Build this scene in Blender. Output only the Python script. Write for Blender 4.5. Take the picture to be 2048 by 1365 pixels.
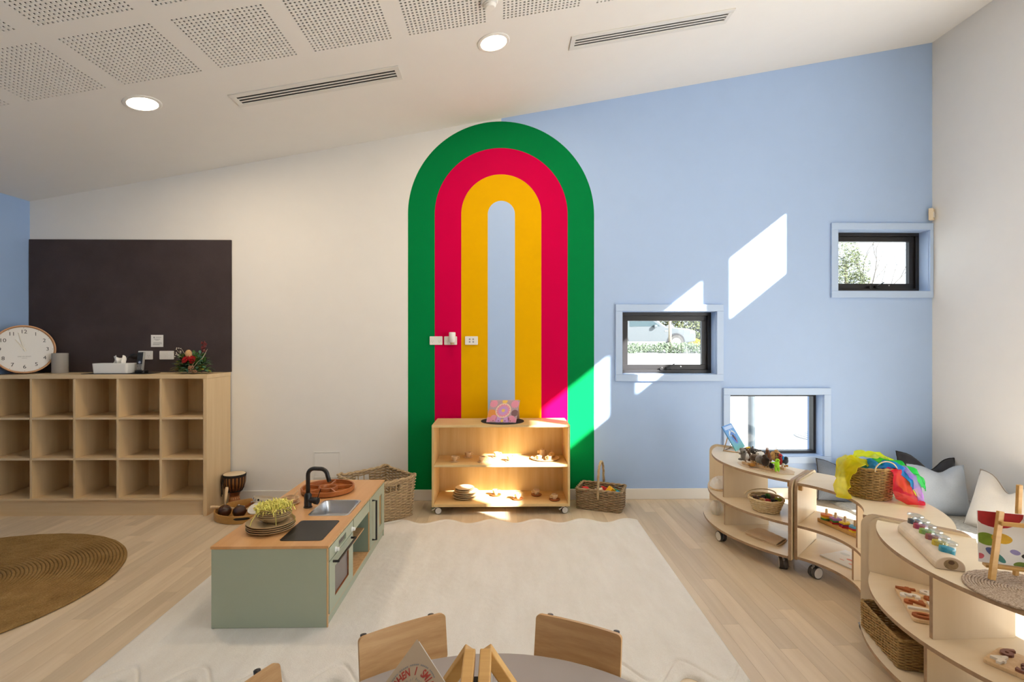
import bpy, math, random
from mathutils import Vector, Matrix, Euler, noise
R = math.radians
PI = math.pi
random.seed(11)
sc = bpy.context.scene
for o in list(bpy.data.objects):
    bpy.data.objects.remove(o)
COL = sc.collection

# ------------------------------------------------------------------ camera, sky, sun, exposure
cam = bpy.data.cameras.new('camera')
cam.sensor_width = 36.0
cam.lens = 36.0 * 1040.0 / 2048.0
cam.clip_start = 0.02
cam.clip_end = 500
camo = bpy.data.objects.new('camera', cam)
COL.objects.link(camo)
camo.location = (0, 0, 1.445)
camo.rotation_euler = (R(90), 0, R(-1.1))
sc.camera = camo

SKY_STRENGTH = 2.5
SUN_STRENGTH = 25.0
world = bpy.data.worlds.new('sky')
sc.world = world
world.use_nodes = True
bg = world.node_tree.nodes['Background']
bg.inputs[0].default_value = (0.86, 0.93, 1.0, 1)
bg.inputs[1].default_value = SKY_STRENGTH

sun = bpy.data.lights.new('sun', 'SUN')
sun.energy = SUN_STRENGTH
sun.angle = R(0.6)
sun.color = (1.0, 0.975, 0.94)
suno = bpy.data.objects.new('sun', sun)
COL.objects.link(suno)
suno.location = (12, -9, 12)
suno.rotation_euler = Vector((-1.0, 1.0, -0.8)).to_track_quat('-Z', 'Y').to_euler()

vs = sc.view_settings
vs.view_transform = 'Standard'
vs.look = 'None'
vs.gamma = 1.0
vs.use_curve_mapping = False
vs.exposure = 0.58
sc.cycles.use_denoising = True
sc.cycles.max_bounces = 10
sc.cycles.diffuse_bounces = 5
sc.cycles.glossy_bounces = 3
sc.cycles.transmission_bounces = 4
sc.cycles.use_adaptive_sampling = True
sc.cycles.adaptive_threshold = 0.07
sc.cycles.adaptive_min_samples = 16
sc.cycles.transparent_max_bounces = 16
sc.cycles.sample_clamp_indirect = 6.0
sc.cycles.caustics_reflective = False
sc.cycles.caustics_refractive = False

# ------------------------------------------------------------------ mesh helpers
WM = {}


def wm(o):
    return WM.get(o.name, Matrix.Identity(4))


class MB:
    """collects geometry in world coordinates, links it as one mesh object"""

    def __init__(s):
        s.v = []
        s.f = []
        s.M = None

    def add(s, vs_, fs):
        b = len(s.v)
        if s.M is not None:
            s.v.extend([tuple(s.M @ Vector(p)) for p in vs_])
        else:
            s.v.extend([tuple(p) for p in vs_])
        s.f.extend([tuple(b + i for i in f) for f in fs])
        return s

    def box(s, x0, x1, y0, y1, z0, z1):
        v = [(x0, y0, z0), (x1, y0, z0), (x1, y1, z0), (x0, y1, z0), (x0, y0, z1), (x1, y0, z1), (x1, y1, z1), (x0, y1, z1)]
        return s.add(v, [(0, 3, 2, 1), (4, 5, 6, 7), (0, 1, 5, 4), (1, 2, 6, 5), (2, 3, 7, 6), (3, 0, 4, 7)])

    def obox(s, c, size, rot=(0, 0, 0)):
        m = Matrix.Translation(c) @ Euler(rot).to_matrix().to_4x4()
        hx, hy, hz_ = size[0] / 2, size[1] / 2, size[2] / 2
        v = [m @ Vector(p) for p in [(-hx, -hy, -hz_), (hx, -hy, -hz_), (hx, hy, -hz_), (-hx, hy, -hz_), (-hx, -hy, hz_), (hx, -hy, hz_), (hx, hy, hz_), (-hx, hy, hz_)]]
        return s.add(v, [(0, 3, 2, 1), (4, 5, 6, 7), (0, 1, 5, 4), (1, 2, 6, 5), (2, 3, 7, 6), (3, 0, 4, 7)])

    def bar(s, a, b, w, h, up=(0, 0, 1)):
        a, b = Vector(a), Vector(b)
        d = (b - a).normalized()
        u = Vector(up)
        x = d.cross(u).normalized()
        u = x.cross(d).normalized()
        v = []
        for p in (a, b):
            for sx, su in ((-1, -1), (1, -1), (1, 1), (-1, 1)):
                v.append(p + x * sx * w / 2 + u * su * h / 2)
        return s.add(v, [(3, 2, 1, 0), (4, 5, 6, 7), (0, 1, 5, 4), (1, 2, 6, 5), (2, 3, 7, 6), (3, 0, 4, 7)])

    def prism(s, poly, z0, z1):
        n = len(poly)
        v = [(x, y, z0) for x, y in poly] + [(x, y, z1) for x, y in poly]
        f = [tuple(range(n - 1, -1, -1)), tuple(range(n, 2 * n))]
        f += [(i, (i + 1) % n, n + (i + 1) % n, n + i) for i in range(n)]
        return s.add(v, f)

    def lathe(s, prof, c=(0, 0, 0), n=32, rot=None):
        m = Matrix.Translation(c)
        if rot is not None:
            m = m @ Euler(rot).to_matrix().to_4x4()
        v, f = [], []
        rings = []
        for r, z in prof:
            if r < 1e-6:
                rings.append([len(v)])
                v.append(m @ Vector((0, 0, z)))
            else:
                rings.append(list(range(len(v), len(v) + n)))
                for i in range(n):
                    a = 2 * PI * i / n
                    v.append(m @ Vector((r * math.cos(a), r * math.sin(a), z)))
        for a, b in zip(rings[:-1], rings[1:]):
            if len(a) == 1 and len(b) == 1:
                continue
            for i in range(n):
                j = (i + 1) % n
                if len(a) == 1:
                    f.append((a[0], b[j], b[i]))
                elif len(b) == 1:
                    f.append((a[i], a[j], b[0]))
                else:
                    f.append((a[i], a[j], b[j], b[i]))
        return s.add(v, f)

    def cyl(s, c, r, h, n=24, rot=None, r2=None):
        r2 = r if r2 is None else r2
        return s.lathe([(0, 0), (r, 0), (r2, h), (0, h)], c, n, rot)

    def tube(s, pts, r, n=8, closed=False, up=None, flat=1.0):
        pts = [Vector(p) for p in pts]
        m = len(pts)
        rr = r if isinstance(r, (list, tuple)) else [r] * m
        v, f = [], []
        prev = None
        for i, p in enumerate(pts):
            if closed:
                t = pts[(i + 1) % m] - pts[i - 1]
            else:
                t = pts[min(i + 1, m - 1)] - pts[max(i - 1, 0)]
            if t.length < 1e-9:
                t = Vector((0, 0, 1))
            t.normalize()
            if up is not None:
                a = t.cross(Vector(up))
                if a.length < 1e-4:
                    a = t.orthogonal()
            elif prev is None:
                a = t.orthogonal()
            else:
                a = prev - t * prev.dot(t)
                if a.length < 1e-5:
                    a = t.orthogonal()
            a.normalize()
            prev = a
            b = t.cross(a)
            for k in range(n):
                an = 2 * PI * k / n
                v.append(p + a * math.cos(an) * rr[i] + b * math.sin(an) * rr[i] * flat)
        for i in range(m if closed else m - 1):
            i2 = (i + 1) % m
            for k in range(n):
                k2 = (k + 1) % n
                f.append((i * n + k, i * n + k2, i2 * n + k2, i2 * n + k))
        if not closed:
            f.append(tuple(range(n - 1, -1, -1)))
            f.append(tuple((m - 1) * n + k for k in range(n)))
        return s.add(v, f)

    def ball(s, c, r, nu=16, nv=10, rot=None):
        if not isinstance(r, (tuple, list)):
            r = (r, r, r)
        m = Matrix.Translation(c)
        if rot is not None:
            m = m @ Euler(rot).to_matrix().to_4x4()
        v = [m @ Vector((0, 0, -r[2]))]
        for j in range(1, nv):
            p = -PI / 2 + PI * j / nv
            for i in range(nu):
                a = 2 * PI * i / nu
                v.append(m @ Vector((r[0] * math.cos(p) * math.cos(a), r[1] * math.cos(p) * math.sin(a), r[2] * math.sin(p))))
        v.append(m @ Vector((0, 0, r[2])))
        f = []
        for i in range(nu):
            f.append((0, 1 + (i + 1) % nu, 1 + i))
            t = 1 + (nv - 2) * nu
            f.append((len(v) - 1, t + i, t + (i + 1) % nu))
        for j in range(nv - 2):
            for i in range(nu):
                a, b = 1 + j * nu, 1 + (j + 1) * nu
                f.append((a + i, a + (i + 1) % nu, b + (i + 1) % nu, b + i))
        return s.add(v, f)

    def grid(s, fn, nu, nv, closed_u=False):
        v = [fn(i / (nu if closed_u else nu - 1), j / (nv - 1)) for j in range(nv) for i in range(nu)]
        f = []
        for j in range(nv - 1):
            for i in range(nu if closed_u else nu - 1):
                i2 = (i + 1) % nu
                f.append((j * nu + i, j * nu + i2, (j + 1) * nu + i2, (j + 1) * nu + i))
        return s.add(v, f)

    def text(s, body, size, M, extrude=0.0005, align='CENTER', bold=0.0, shear=0.0):
        c = bpy.data.curves.new('t', 'FONT')
        c.body = body
        c.size = size
        c.extrude = extrude
        c.align_x = align
        c.align_y = 'CENTER'
        c.offset = bold
        c.shear = shear
        c.resolution_u = 3
        ob = bpy.data.objects.new('t', c)
        me = bpy.data.meshes.new_from_object(ob)
        s.add([M @ v.co for v in me.vertices], [tuple(p.vertices) for p in me.polygons])
        bpy.data.objects.remove(ob)
        bpy.data.curves.remove(c)
        bpy.data.meshes.remove(me)
        return s

    def build(s, name, mat, parent=None, smooth=False, bevel=0.0, seg=2, label=None, solid=0.0, sub=0, keep=None):
        me = bpy.data.meshes.new(name)
        vv = s.v
        if parent is not None:
            iv = wm(parent).inverted()
            vv = [tuple(iv @ Vector(p)) for p in s.v]
        me.from_pydata(vv, [], s.f)
        mats = mat if isinstance(mat, (list, tuple)) else [mat]
        for m_ in mats:
            me.materials.append(m_)
        if keep:
            for p, i in zip(me.polygons, keep):
                p.material_index = i
        if smooth:
            for p in me.polygons:
                p.use_smooth = True
            if smooth != 'all':
                me.set_sharp_from_angle(angle=R(smooth if smooth is not True else 40))
        me.update()
        o = bpy.data.objects.new(name, me)
        COL.objects.link(o)
        if parent is not None:
            o.parent = parent
            WM[o.name] = wm(parent)
        if bevel:
            b = o.modifiers.new('b', 'BEVEL')
            b.width = bevel
            b.segments = seg
            b.limit_method = 'ANGLE'
            b.angle_limit = R(50)
        if solid:
            b = o.modifiers.new('s', 'SOLIDIFY')
            b.thickness = solid
            b.offset = 0
        if sub:
            b = o.modifiers.new('u', 'SUBSURF')
            b.levels = sub
            b.render_levels = sub
        if label:
            o['label'] = label
        return o


def thing(name, label, cat, loc=(0, 0, 0), rotz=0.0, group=None):
    o = bpy.data.objects.new(name, None)
    COL.objects.link(o)
    o.empty_display_size = 0.05
    o.location = loc
    o.rotation_euler = (0, 0, rotz)
    WM[o.name] = Matrix.Translation(loc) @ Matrix.Rotation(rotz, 4, 'Z')
    o['label'] = label
    o['category'] = cat
    if group:
        o['group'] = group
    return o


def tag(o, label, cat, group=None):
    o['label'] = label
    o['category'] = cat
    if group:
        o['group'] = group
    return o


def struct(o):
    o['kind'] = 'structure'
    return o


def dup(root, loc, rotz, label, group=None):
    r = root.copy()
    COL.objects.link(r)
    r.location = loc
    r.rotation_euler = (0, 0, rotz)
    r['label'] = label
    if group:
        r['group'] = group
    for ch in list(root.children):
        c = ch.copy()
        COL.objects.link(c)
        c.parent = r
        for g in list(ch.children):
            d = g.copy()
            COL.objects.link(d)
            d.parent = c
    return r


def rrect(w, h, r, n=5, cx=0, cy=0):
    pts = []
    for sx, sy, a0 in ((1, 1, 0), (-1, 1, 90), (-1, -1, 180), (1, -1, 270)):
        for k in range(n + 1):
            a = R(a0 + 90 * k / n)
            pts.append((cx + sx * (w / 2 - r) + r * math.cos(a), cy + sy * (h / 2 - r) + r * math.sin(a)))
    return pts


def arc(c, r, a0, a1, n):
    return [(c[0] + r * math.cos(R(a0 + (a1 - a0) * i / n)), c[1] + r * math.sin(R(a0 + (a1 - a0) * i / n))) for i in range(n + 1)]


def frame(origin, xdir, ydir):
    """matrix that lays x,y onto the given directions"""
    x = Vector(xdir).normalized()
    y = Vector(ydir)
    y = (y - x * y.dot(x)).normalized()
    z = x.cross(y)
    m = Matrix((x, y, z)).transposed().to_4x4()
    m.translation = Vector(origin)
    return m


# ------------------------------------------------------------------ materials
def srgb(r, g, b):
    def c(u):
        u /= 255.0
        return u / 12.92 if u <= 0.04045 else ((u + 0.055) / 1.055) ** 2.4
    return (c(r), c(g), c(b), 1)


def newmat(name):
    m = bpy.data.materials.new(name)
    m.use_nodes = True
    return m, m.node_tree, m.node_tree.nodes['Principled BSDF']


def coords(nt, scale=(1, 1, 1), kind='Object'):
    tc = nt.nodes.new('ShaderNodeTexCoord')
    mp = nt.nodes.new('ShaderNodeMapping')
    mp.inputs['Scale'].default_value = scale
    nt.links.new(tc.outputs[kind], mp.inputs['Vector'])
    return mp.outputs['Vector']


def noise_node(nt, vec, scale, detail=4, rough=0.55):
    n = nt.nodes.new('ShaderNodeTexNoise')
    n.inputs['Scale'].default_value = scale
    n.inputs['Detail'].default_value = detail
    n.inputs['Roughness'].default_value = rough
    nt.links.new(vec, n.inputs['Vector'])
    return n


def ramp(nt, fac, stops):
    r = nt.nodes.new('ShaderNodeValToRGB')
    el = r.color_ramp.elements
    el[0].position, el[0].color = stops[0]
    el[1].position, el[1].color = stops[-1]
    for p, c in stops[1:-1]:
        e = el.new(p)
        e.color = c
    nt.links.new(fac, r.inputs[0])
    return r


def bump(nt, bsdf, height, strength=0.2, dist=0.002):
    b = nt.nodes.new('ShaderNodeBump')
    b.inputs['Strength'].default_value = strength
    b.inputs['Distance'].default_value = dist
    nt.links.new(height, b.inputs['Height'])
    nt.links.new(b.outputs[0], bsdf.inputs['Normal'])


def mul(c, k):
    return (min(c[0] * k, 1), min(c[1] * k, 1), min(c[2] * k, 1), 1)


def plain(name, col, rough=0.5, metal=0.0, var=0.05, vscale=6.0, bmp=0.0, bscale=120.0, spec=0.5, sheen=0.0):
    m, nt, b = newmat(name)
    b.inputs['Roughness'].default_value = rough
    b.inputs['Metallic'].default_value = metal
    b.inputs['Specular IOR Level'].default_value = spec
    if sheen:
        b.inputs['Sheen Weight'].default_value = sheen
    v = coords(nt)
    n = noise_node(nt, v, vscale)
    r = ramp(nt, n.outputs['Fac'], [(0.25, mul(col, 1 - var)), (0.75, mul(col, 1 + var))])
    nt.links.new(r.outputs[0], b.inputs['Base Color'])
    if bmp:
        n2 = noise_node(nt, v, bscale, 3)
        bump(nt, b, n2.outputs['Fac'], bmp)
    return m


def wood(name, c1, c2, axis=0, rough=0.45, scale=1.0, rnd=0.0, bmp=0.08, spec=0.4):
    m, nt, b = newmat(name)
    b.inputs['Roughness'].default_value = rough
    b.inputs['Specular IOR Level'].default_value = spec
    sca = [22.0 * scale] * 3
    sca[axis] = 1.6 * scale
    v = coords(nt, sca)
    if rnd:
        oi = nt.nodes.new('ShaderNodeObjectInfo')
        ad = nt.nodes.new('ShaderNodeVectorMath')
        ad.operation = 'MULTIPLY_ADD'
        cm = nt.nodes.new('ShaderNodeCombineXYZ')
        for i in range(3):
            nt.links.new(oi.outputs['Random'], cm.inputs[i])
        nt.links.new(cm.outputs[0], ad.inputs[0])
        ad.inputs[1].default_value = (53, 91, 37)
        nt.links.new(v, ad.inputs[2])
        v = ad.outputs[0]
    n = noise_node(nt, v, 1.0, 6, 0.6)
    r = ramp(nt, n.outputs['Fac'], [(0.3, c2), (0.5, tuple((a + b_) / 2 for a, b_ in zip(c1, c2))), (0.7, c1)])
    out = r.outputs[0]
    if rnd:
        hs = nt.nodes.new('ShaderNodeHueSaturation')
        mr = nt.nodes.new('ShaderNodeMapRange')
        mr.inputs['To Min'].default_value = 1 - rnd
        mr.inputs['To Max'].default_value = 1 + rnd
        nt.links.new(oi.outputs['Random'], mr.inputs['Value'])
        nt.links.new(mr.outputs[0], hs.inputs['Value'])
        nt.links.new(out, hs.inputs['Color'])
        out = hs.outputs[0]
    nt.links.new(out, b.inputs['Base Color'])
    bump(nt, b, n.outputs['Fac'], bmp, 0.001)
    return m


def fabric(name, col, rough=0.9, weave=900.0, var=0.08, sheen=0.2):
    m, nt, b = newmat(name)
    b.inputs['Roughness'].default_value = rough
    b.inputs['Sheen Weight'].default_value = sheen
    b.inputs['Specular IOR Level'].default_value = 0.15
    v = coords(nt)
    n = noise_node(nt, v, weave / 6, 5, 0.7)
    n2 = noise_node(nt, v, 5, 3)
    mx = nt.nodes.new('ShaderNodeMath')
    mx.operation = 'MULTIPLY_ADD'
    nt.links.new(n.outputs['Fac'], mx.inputs[0])
    mx.inputs[1].default_value = 0.6
    m2 = nt.nodes.new('ShaderNodeMath')
    m2.operation = 'MULTIPLY'
    m2.inputs[1].default_value = 0.4
    nt.links.new(n2.outputs['Fac'], m2.inputs[0])
    nt.links.new(m2.outputs[0], mx.inputs[2])
    r = ramp(nt, mx.outputs[0], [(0.3, mul(col, 1 - var)), (0.7, mul(col, 1 + var))])
    nt.links.new(r.outputs[0], b.inputs['Base Color'])
    bump(nt, b, n.outputs['Fac'], 0.25, 0.001)
    return m


def sheer(name, col, alpha=0.6):
    """thin translucent scarf cloth"""
    m, nt, b = newmat(name)
    b.inputs['Base Color'].default_value = col
    b.inputs['Roughness'].default_value = 0.6
    out = nt.nodes['Material Output']
    tr = nt.nodes.new('ShaderNodeBsdfTransparent')
    tr.inputs[0].default_value = (min(1, col[0] + .35), min(1, col[1] + .35), min(1, col[2] + .35), 1)
    tl = nt.nodes.new('ShaderNodeBsdfTranslucent')
    tl.inputs[0].default_value = col
    m1 = nt.nodes.new('ShaderNodeMixShader')
    m1.inputs[0].default_value = 0.5
    nt.links.new(b.outputs[0], m1.inputs[1])
    nt.links.new(tl.outputs[0], m1.inputs[2])
    m2 = nt.nodes.new('ShaderNodeMixShader')
    v = coords(nt)
    n = noise_node(nt, v, 9, 2)
    r = nt.nodes.new('ShaderNodeMapRange')
    r.inputs['To Min'].default_value = alpha - 0.12
    r.inputs['To Max'].default_value = alpha + 0.12
    nt.links.new(n.outputs['Fac'], r.inputs['Value'])
    nt.links.new(r.outputs[0], m2.inputs[0])
    nt.links.new(tr.outputs[0], m2.inputs[1])
    nt.links.new(m1.outputs[0], m2.inputs[2])
    nt.links.new(m2.outputs[0], out.inputs[0])
    return m


def pane(name, tint, gloss=0.05):
    m, nt, b = newmat(name)
    out = nt.nodes['Material Output']
    tr = nt.nodes.new('ShaderNodeBsdfTransparent')
    tr.inputs[0].default_value = tint
    gl = nt.nodes.new('ShaderNodeBsdfGlossy')
    gl.inputs['Roughness'].default_value = 0.02
    mx = nt.nodes.new('ShaderNodeMixShader')
    mx.inputs[0].default_value = gloss
    nt.links.new(tr.outputs[0], mx.inputs[1])
    nt.links.new(gl.outputs[0], mx.inputs[2])
    nt.links.new(mx.outputs[0], out.inputs[0])
    return m


def emit(name, col, strength):
    m, nt, b = newmat(name)
    b.inputs['Base Color'].default_value = (0.9, 0.9, 0.9, 1)
    b.inputs['Emission Color'].default_value = col
    b.inputs['Emission Strength'].default_value = strength
    return m


def strands(name, c1, c2, scale=60.0, rough=0.8):
    """basket rods, cord, grass: per-strand colour from fine noise"""
    m, nt, b = newmat(name)
    b.inputs['Roughness'].default_value = rough
    b.inputs['Specular IOR Level'].default_value = 0.25
    v = coords(nt)
    n = noise_node(nt, v, scale, 5, 0.7)
    r = ramp(nt, n.outputs['Fac'], [(0.3, c2), (0.7, c1)])
    nt.links.new(r.outputs[0], b.inputs['Base Color'])
    bump(nt, b, n.outputs['Fac'], 0.3, 0.001)
    return m


MT = {}
MT['white'] = plain('wall_white_paint', (0.80, 0.785, 0.755, 1), 0.55, var=0.012, bmp=0.02, bscale=300, spec=.3)
MT['ceil'] = plain('ceiling_white_paint', (0.80, 0.79, 0.765, 1), 0.6, var=0.01, spec=.2)
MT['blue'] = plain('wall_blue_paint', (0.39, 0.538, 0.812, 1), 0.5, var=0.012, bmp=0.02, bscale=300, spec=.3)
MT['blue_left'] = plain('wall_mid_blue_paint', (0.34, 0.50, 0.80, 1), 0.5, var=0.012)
MT['green'] = plain('mural_green_paint', (0.001, 0.205, 0.052, 1), 0.6, var=0.02, spec=.04)
MT['pink'] = plain('mural_crimson_paint', (0.59, 0.0, 0.060, 1), 0.6, var=0.02, spec=.04)
MT['yellow'] = plain('mural_yellow_paint', (0.75, 0.40, 0.0, 1), 0.6, var=0.02, spec=.04)
MT['trim'] = plain('window_trim_blue', (0.43, 0.57, 0.81, 1), 0.4, var=0.01)
MT['skirting'] = plain('skirting_white', (0.78, 0.75, 0.70, 1), 0.4, var=0.01)
MT['alu'] = plain('black_aluminium', (0.018, 0.017, 0.018, 1), 0.35, var=0.1)
MT['whiteplastic'] = plain('white_plastic', (0.80, 0.79, 0.76, 1), 0.35, var=0.01)
MT['greyplastic'] = plain('grey_plastic', (0.30, 0.30, 0.31, 1), 0.4, var=0.03)
MT['blackplastic'] = plain('black_plastic', (0.012, 0.012, 0.013, 1), 0.4, var=0.1)
MT['rubber'] = plain('dark_grey_rubber', (0.075, 0.07, 0.066, 1), 0.6, var=0.1)
MT['steel'] = plain('brushed_steel', (0.62, 0.63, 0.65, 1), 0.28, 1.0, var=0.04)
MT['vent'] = plain('vent_white_metal', (0.70, 0.69, 0.66, 1), 0.4, var=0.01)
MT['black'] = plain('matt_black', (0.010, 0.010, 0.010, 1), 0.7, var=0.1)
MT['void'] = plain('ceiling_backing_fleece', (0.02, 0.016, 0.012, 1), 0.95, var=0.1, spec=0)
MT['plank'] = wood('floor_plank_oak', (0.69, 0.565, 0.41, 1), (0.58, 0.455, 0.31, 1), 1, 0.40, 0.8, 0.10, 0.03)
MT['maple'] = wood('pale_maple_laminate', (0.73, 0.55, 0.325, 1), (0.65, 0.465, 0.255, 1), 2, 0.42, 0.7, 0, 0.02)
MT['maple_h'] = wood('pale_maple_laminate_flat', (0.74, 0.565, 0.345, 1), (0.66, 0.48, 0.27, 1), 0, 0.38, 0.7, 0, 0.02)
MT['plyedge'] = wood('plywood_edge', (0.42, 0.28, 0.165, 1), (0.30, 0.19, 0.11, 1), 0, 0.5, 1.5)
MT['birch'] = wood('birch_laminate', (0.77, 0.645, 0.465, 1), (0.72, 0.585, 0.40, 1), 0, 0.35, 0.6, 0, 0.02)
MT['pine'] = wood('pine_board', (0.75, 0.565, 0.29, 1), (0.63, 0.43, 0.185, 1), 0, 0.42, 0.7, 0, 0.05)
MT['pine_v'] = wood('pine_board_upright', (0.75, 0.565, 0.29, 1), (0.63, 0.43, 0.185, 1), 2, 0.42, 0.7, 0, 0.05)
MT['counter'] = wood('kitchen_counter_wood', (0.68, 0.385, 0.17, 1), (0.56, 0.285, 0.108, 1), 1, 0.35, 0.6, 0, 0.03)
MT['oak'] = wood('oak_chair_ply', (0.62, 0.39, 0.19, 1), (0.46, 0.255, 0.105, 1), 0, 0.4, 2.2, 0, 0.05)
MT['beech'] = wood('yellow_beech', (0.66, 0.40, 0.14, 1), (0.52, 0.28, 0.075, 1), 0, 0.4, 1.5, 0, 0.05)
MT['toywood'] = wood('pale_toy_wood', (0.76, 0.57, 0.35, 1), (0.63, 0.42, 0.22, 1), 2, 0.5, 3.0, 0.06, 0.05)
MT['darkwood'] = wood('red_brown_wood', (0.36, 0.115, 0.03, 1), (0.20, 0.052, 0.014, 1), 0, 0.35, 2.0, 0, 0.05)
MT['acacia'] = wood('acacia_wood', (0.47, 0.165, 0.045, 1), (0.30, 0.085, 0.02, 1), 0, 0.33, 1.2, 0, 0.05)
MT['traywood'] = wood('bamboo_tray', (0.52, 0.29, 0.085, 1), (0.40, 0.20, 0.05, 1), 0, 0.4, 1.5, 0, 0.05)
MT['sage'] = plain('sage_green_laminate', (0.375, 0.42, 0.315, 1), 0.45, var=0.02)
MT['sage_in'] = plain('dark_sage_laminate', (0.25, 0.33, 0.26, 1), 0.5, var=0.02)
MT['pin'] = fabric('charcoal_pinboard_felt', (0.060, 0.046, 0.048, 1), 0.95, 1400, 0.25, 0.1)
MT['paper'] = plain('white_paper', (0.80, 0.79, 0.77, 1), 0.8, var=0.01)
MT['ink'] = plain('dark_ink', (0.03, 0.03, 0.03, 1), 0.7)
MT['greyink'] = plain('grey_ink', (0.25, 0.25, 0.25, 1), 0.7)

# ================================================================== THE SETTING
D = 4.73           # back wall
XL, XR = -4.22, 3.975
YR = -4.2          # the glazed rear of the room
CS, CA = 0.1844, 3.472


def ceil_z(x):
    return CA + CS * x


# ---- floor: base slab and separate planks
floor = struct(MB().box(XL - .25, XR + .25, YR, D + .25, -0.25, -0.008).build('floor', MT['plank']))
pw = 0.0905
rng = random.Random(3)
pm = MB().box(0, pw - 0.0007, 0, 1, -0.008, 0)
plank_meshes = []
proto = pm.build('plank', MT['plank'], floor, bevel=0.0)
first = True
rest = MB()
ncol = int((XR - XL) / pw) + 1
for i in range(ncol):
    x = XL + i * pw
    y = D - rng.uniform(0.15, 1.2)
    y1 = D
    while y1 > YR + 0.05:
        y0 = max(y, YR)
        px_ok = abs(x) < 1.02 * max(y1, 0.1) + 0.2
        under_rug = -1.66 < x < 0.93 and y0 > 2.35 and y1 < 4.03
        if y1 > 2.15 and px_ok and not under_rug:
            if first:
                o = proto
                first = False
            else:
                o = proto.copy()
                COL.objects.link(o)
            o.location = (x, y0 + 0.0003, 0)
            o.scale = (1, y1 - y0 - 0.0006, 1)
        else:
            rest.box(x, x + pw - 0.0012, y0 + .0006, y1 - .0006, -0.008, 0)
        y1 = y0
        y = y1 - rng.uniform(0.75, 1.25)
o = rest.build('plank_field', MT['plank'], floor)
o['kind'] = 'stuff'


# ---- back wall with three window openings
def colbox(mb, keep, k, x0, x1, y0, y1, z0, za, zb):
    mb.add([(x0, y0, z0), (x1, y0, z0), (x1, y1, z0), (x0, y1, z0), (x0, y0, za), (x1, y0, zb), (x1, y1, zb), (x0, y1, za)],
           [(0, 3, 2, 1), (4, 5, 6, 7), (0, 1, 5, 4), (1, 2, 6, 5), (2, 3, 7, 6), (3, 0, 4, 7)])
    keep.extend([k] * 6)


ARCX = -0.006
HOLES = [(1.096, 1.962, 1.14, 1.717), (3.084, 3.94, 1.905, 2.469), (2.086, 2.955, 0.385, 0.952)]
xs = sorted({XL - .25, ARCX, XR + .25} | {h[0] for h in HOLES} | {h[1] for h in HOLES})
mb, keep = MB(), []
for x0, x1 in zip(xs[:-1], xs[1:]):
    hs = sorted([h[2:] for h in HOLES if h[0] < (x0 + x1) / 2 < h[1]])
    z = -0.25
    k = 0 if x1 <= ARCX + .001 else 1
    for a, b in hs:
        colbox(mb, keep, k, x0, x1, D, D + .25, z, a, a)
        z = b
    colbox(mb, keep, k, x0, x1, D, D + .25, z, ceil_z(x0) + .3, ceil_z(x1) + .3)
wall_back = struct(mb.build('wall_back', [MT['white'], MT['blue']], keep=keep))

# painted arch, one band after the other (paint has a hair of thickness)
ZC = 2.597
RAD = [0.8455, 0.604, 0.3635, 0.123, 0.0]
for (ro, ri, m, lab) in ((RAD[0], RAD[1], 'green', 'green outer band of the painted arch'), (RAD[1], RAD[2], 'pink', 'crimson second band of the painted arch'),
                         (RAD[2], RAD[3], 'yellow', 'golden yellow third band of the painted arch'), (RAD[3], 0.0, 'blue', 'pale blue innermost stripe of the painted arch')):
    n = 64
    outer = [(ARCX + ro, 0.097)] + [(ARCX + ro * math.cos(PI * i / n), ZC + ro * math.sin(PI * i / n)) for i in range(n + 1)] + [(ARCX - ro, 0.097)]
    if ri > 0:
        inner = [(ARCX + ri, 0.097)] + [(ARCX + ri * math.cos(PI * i / n), ZC + ri * math.sin(PI * i / n)) for i in range(n + 1)] + [(ARCX - ri, 0.097)]
    else:
        inner = [(ARCX, 0.097)] + [(ARCX, ZC)] * (n + 1) + [(ARCX, 0.097)]
    mb = MB()
    k = len(outer)
    yy = D - 0.0015
    v = [(x, yy, z) for x, z in outer] + [(x, yy, z) for x, z in inner] + [(x, D, z) for x, z in outer] + [(x, D, z) for x, z in inner]
    f = []
    for i in range(k - 1):
        f.append((i, i + 1, k + i + 1, k + i))
        f.append((i, 2 * k + i, 2 * k + i + 1, i + 1))
    mb.add(v, f)
    mb.build('mural_band', MT[m], wall_back, label=lab)

# ---- left and right walls
struct(MB().add([(XL - .25, YR, -.25), (XL, YR, -.25), (XL, D, -.25), (XL - .25, D, -.25), (XL - .25, YR, 3.05), (XL, YR, 3.05), (XL, D, 3.05), (XL - .25, D, 3.05)],
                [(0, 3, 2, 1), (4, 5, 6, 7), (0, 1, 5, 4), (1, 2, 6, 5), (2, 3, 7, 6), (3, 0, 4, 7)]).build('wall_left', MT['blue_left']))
CL = [(0.13, 0.86), (1.01, 1.72), (1.87, 2.58), (2.73, 3.36)]
CZ = (3.16, 3.81)
RH = [(a, b, CZ[0], CZ[1]) for a, b in CL] + [(2.10, 3.30, 0.12, 1.45), (-1.9, 1.95, 0.02, 2.78)]
ys = sorted({YR, D} | {h[0] for h in RH} | {h[1] for h in RH})
mb, keep = MB(), []
WT = 4.75
for y0, y1 in zip(ys[:-1], ys[1:]):
    hs = sorted([h[2:] for h in RH if h[0] < (y0 + y1) / 2 < h[1]])
    z = -0.25
    for a, b in hs:
        mb.box(XR, XR + .12, y0, y1, z, a)
        z = b
    mb.box(XR, XR + .12, y0, y1, z, WT)
wall_right = struct(mb.build('wall_right', MT['white']))

struct(MB().box(XL - .25, XR + .12, YR - .2, YR, -.25, 4.75).build('wall_rear', MT['white']))
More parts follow.
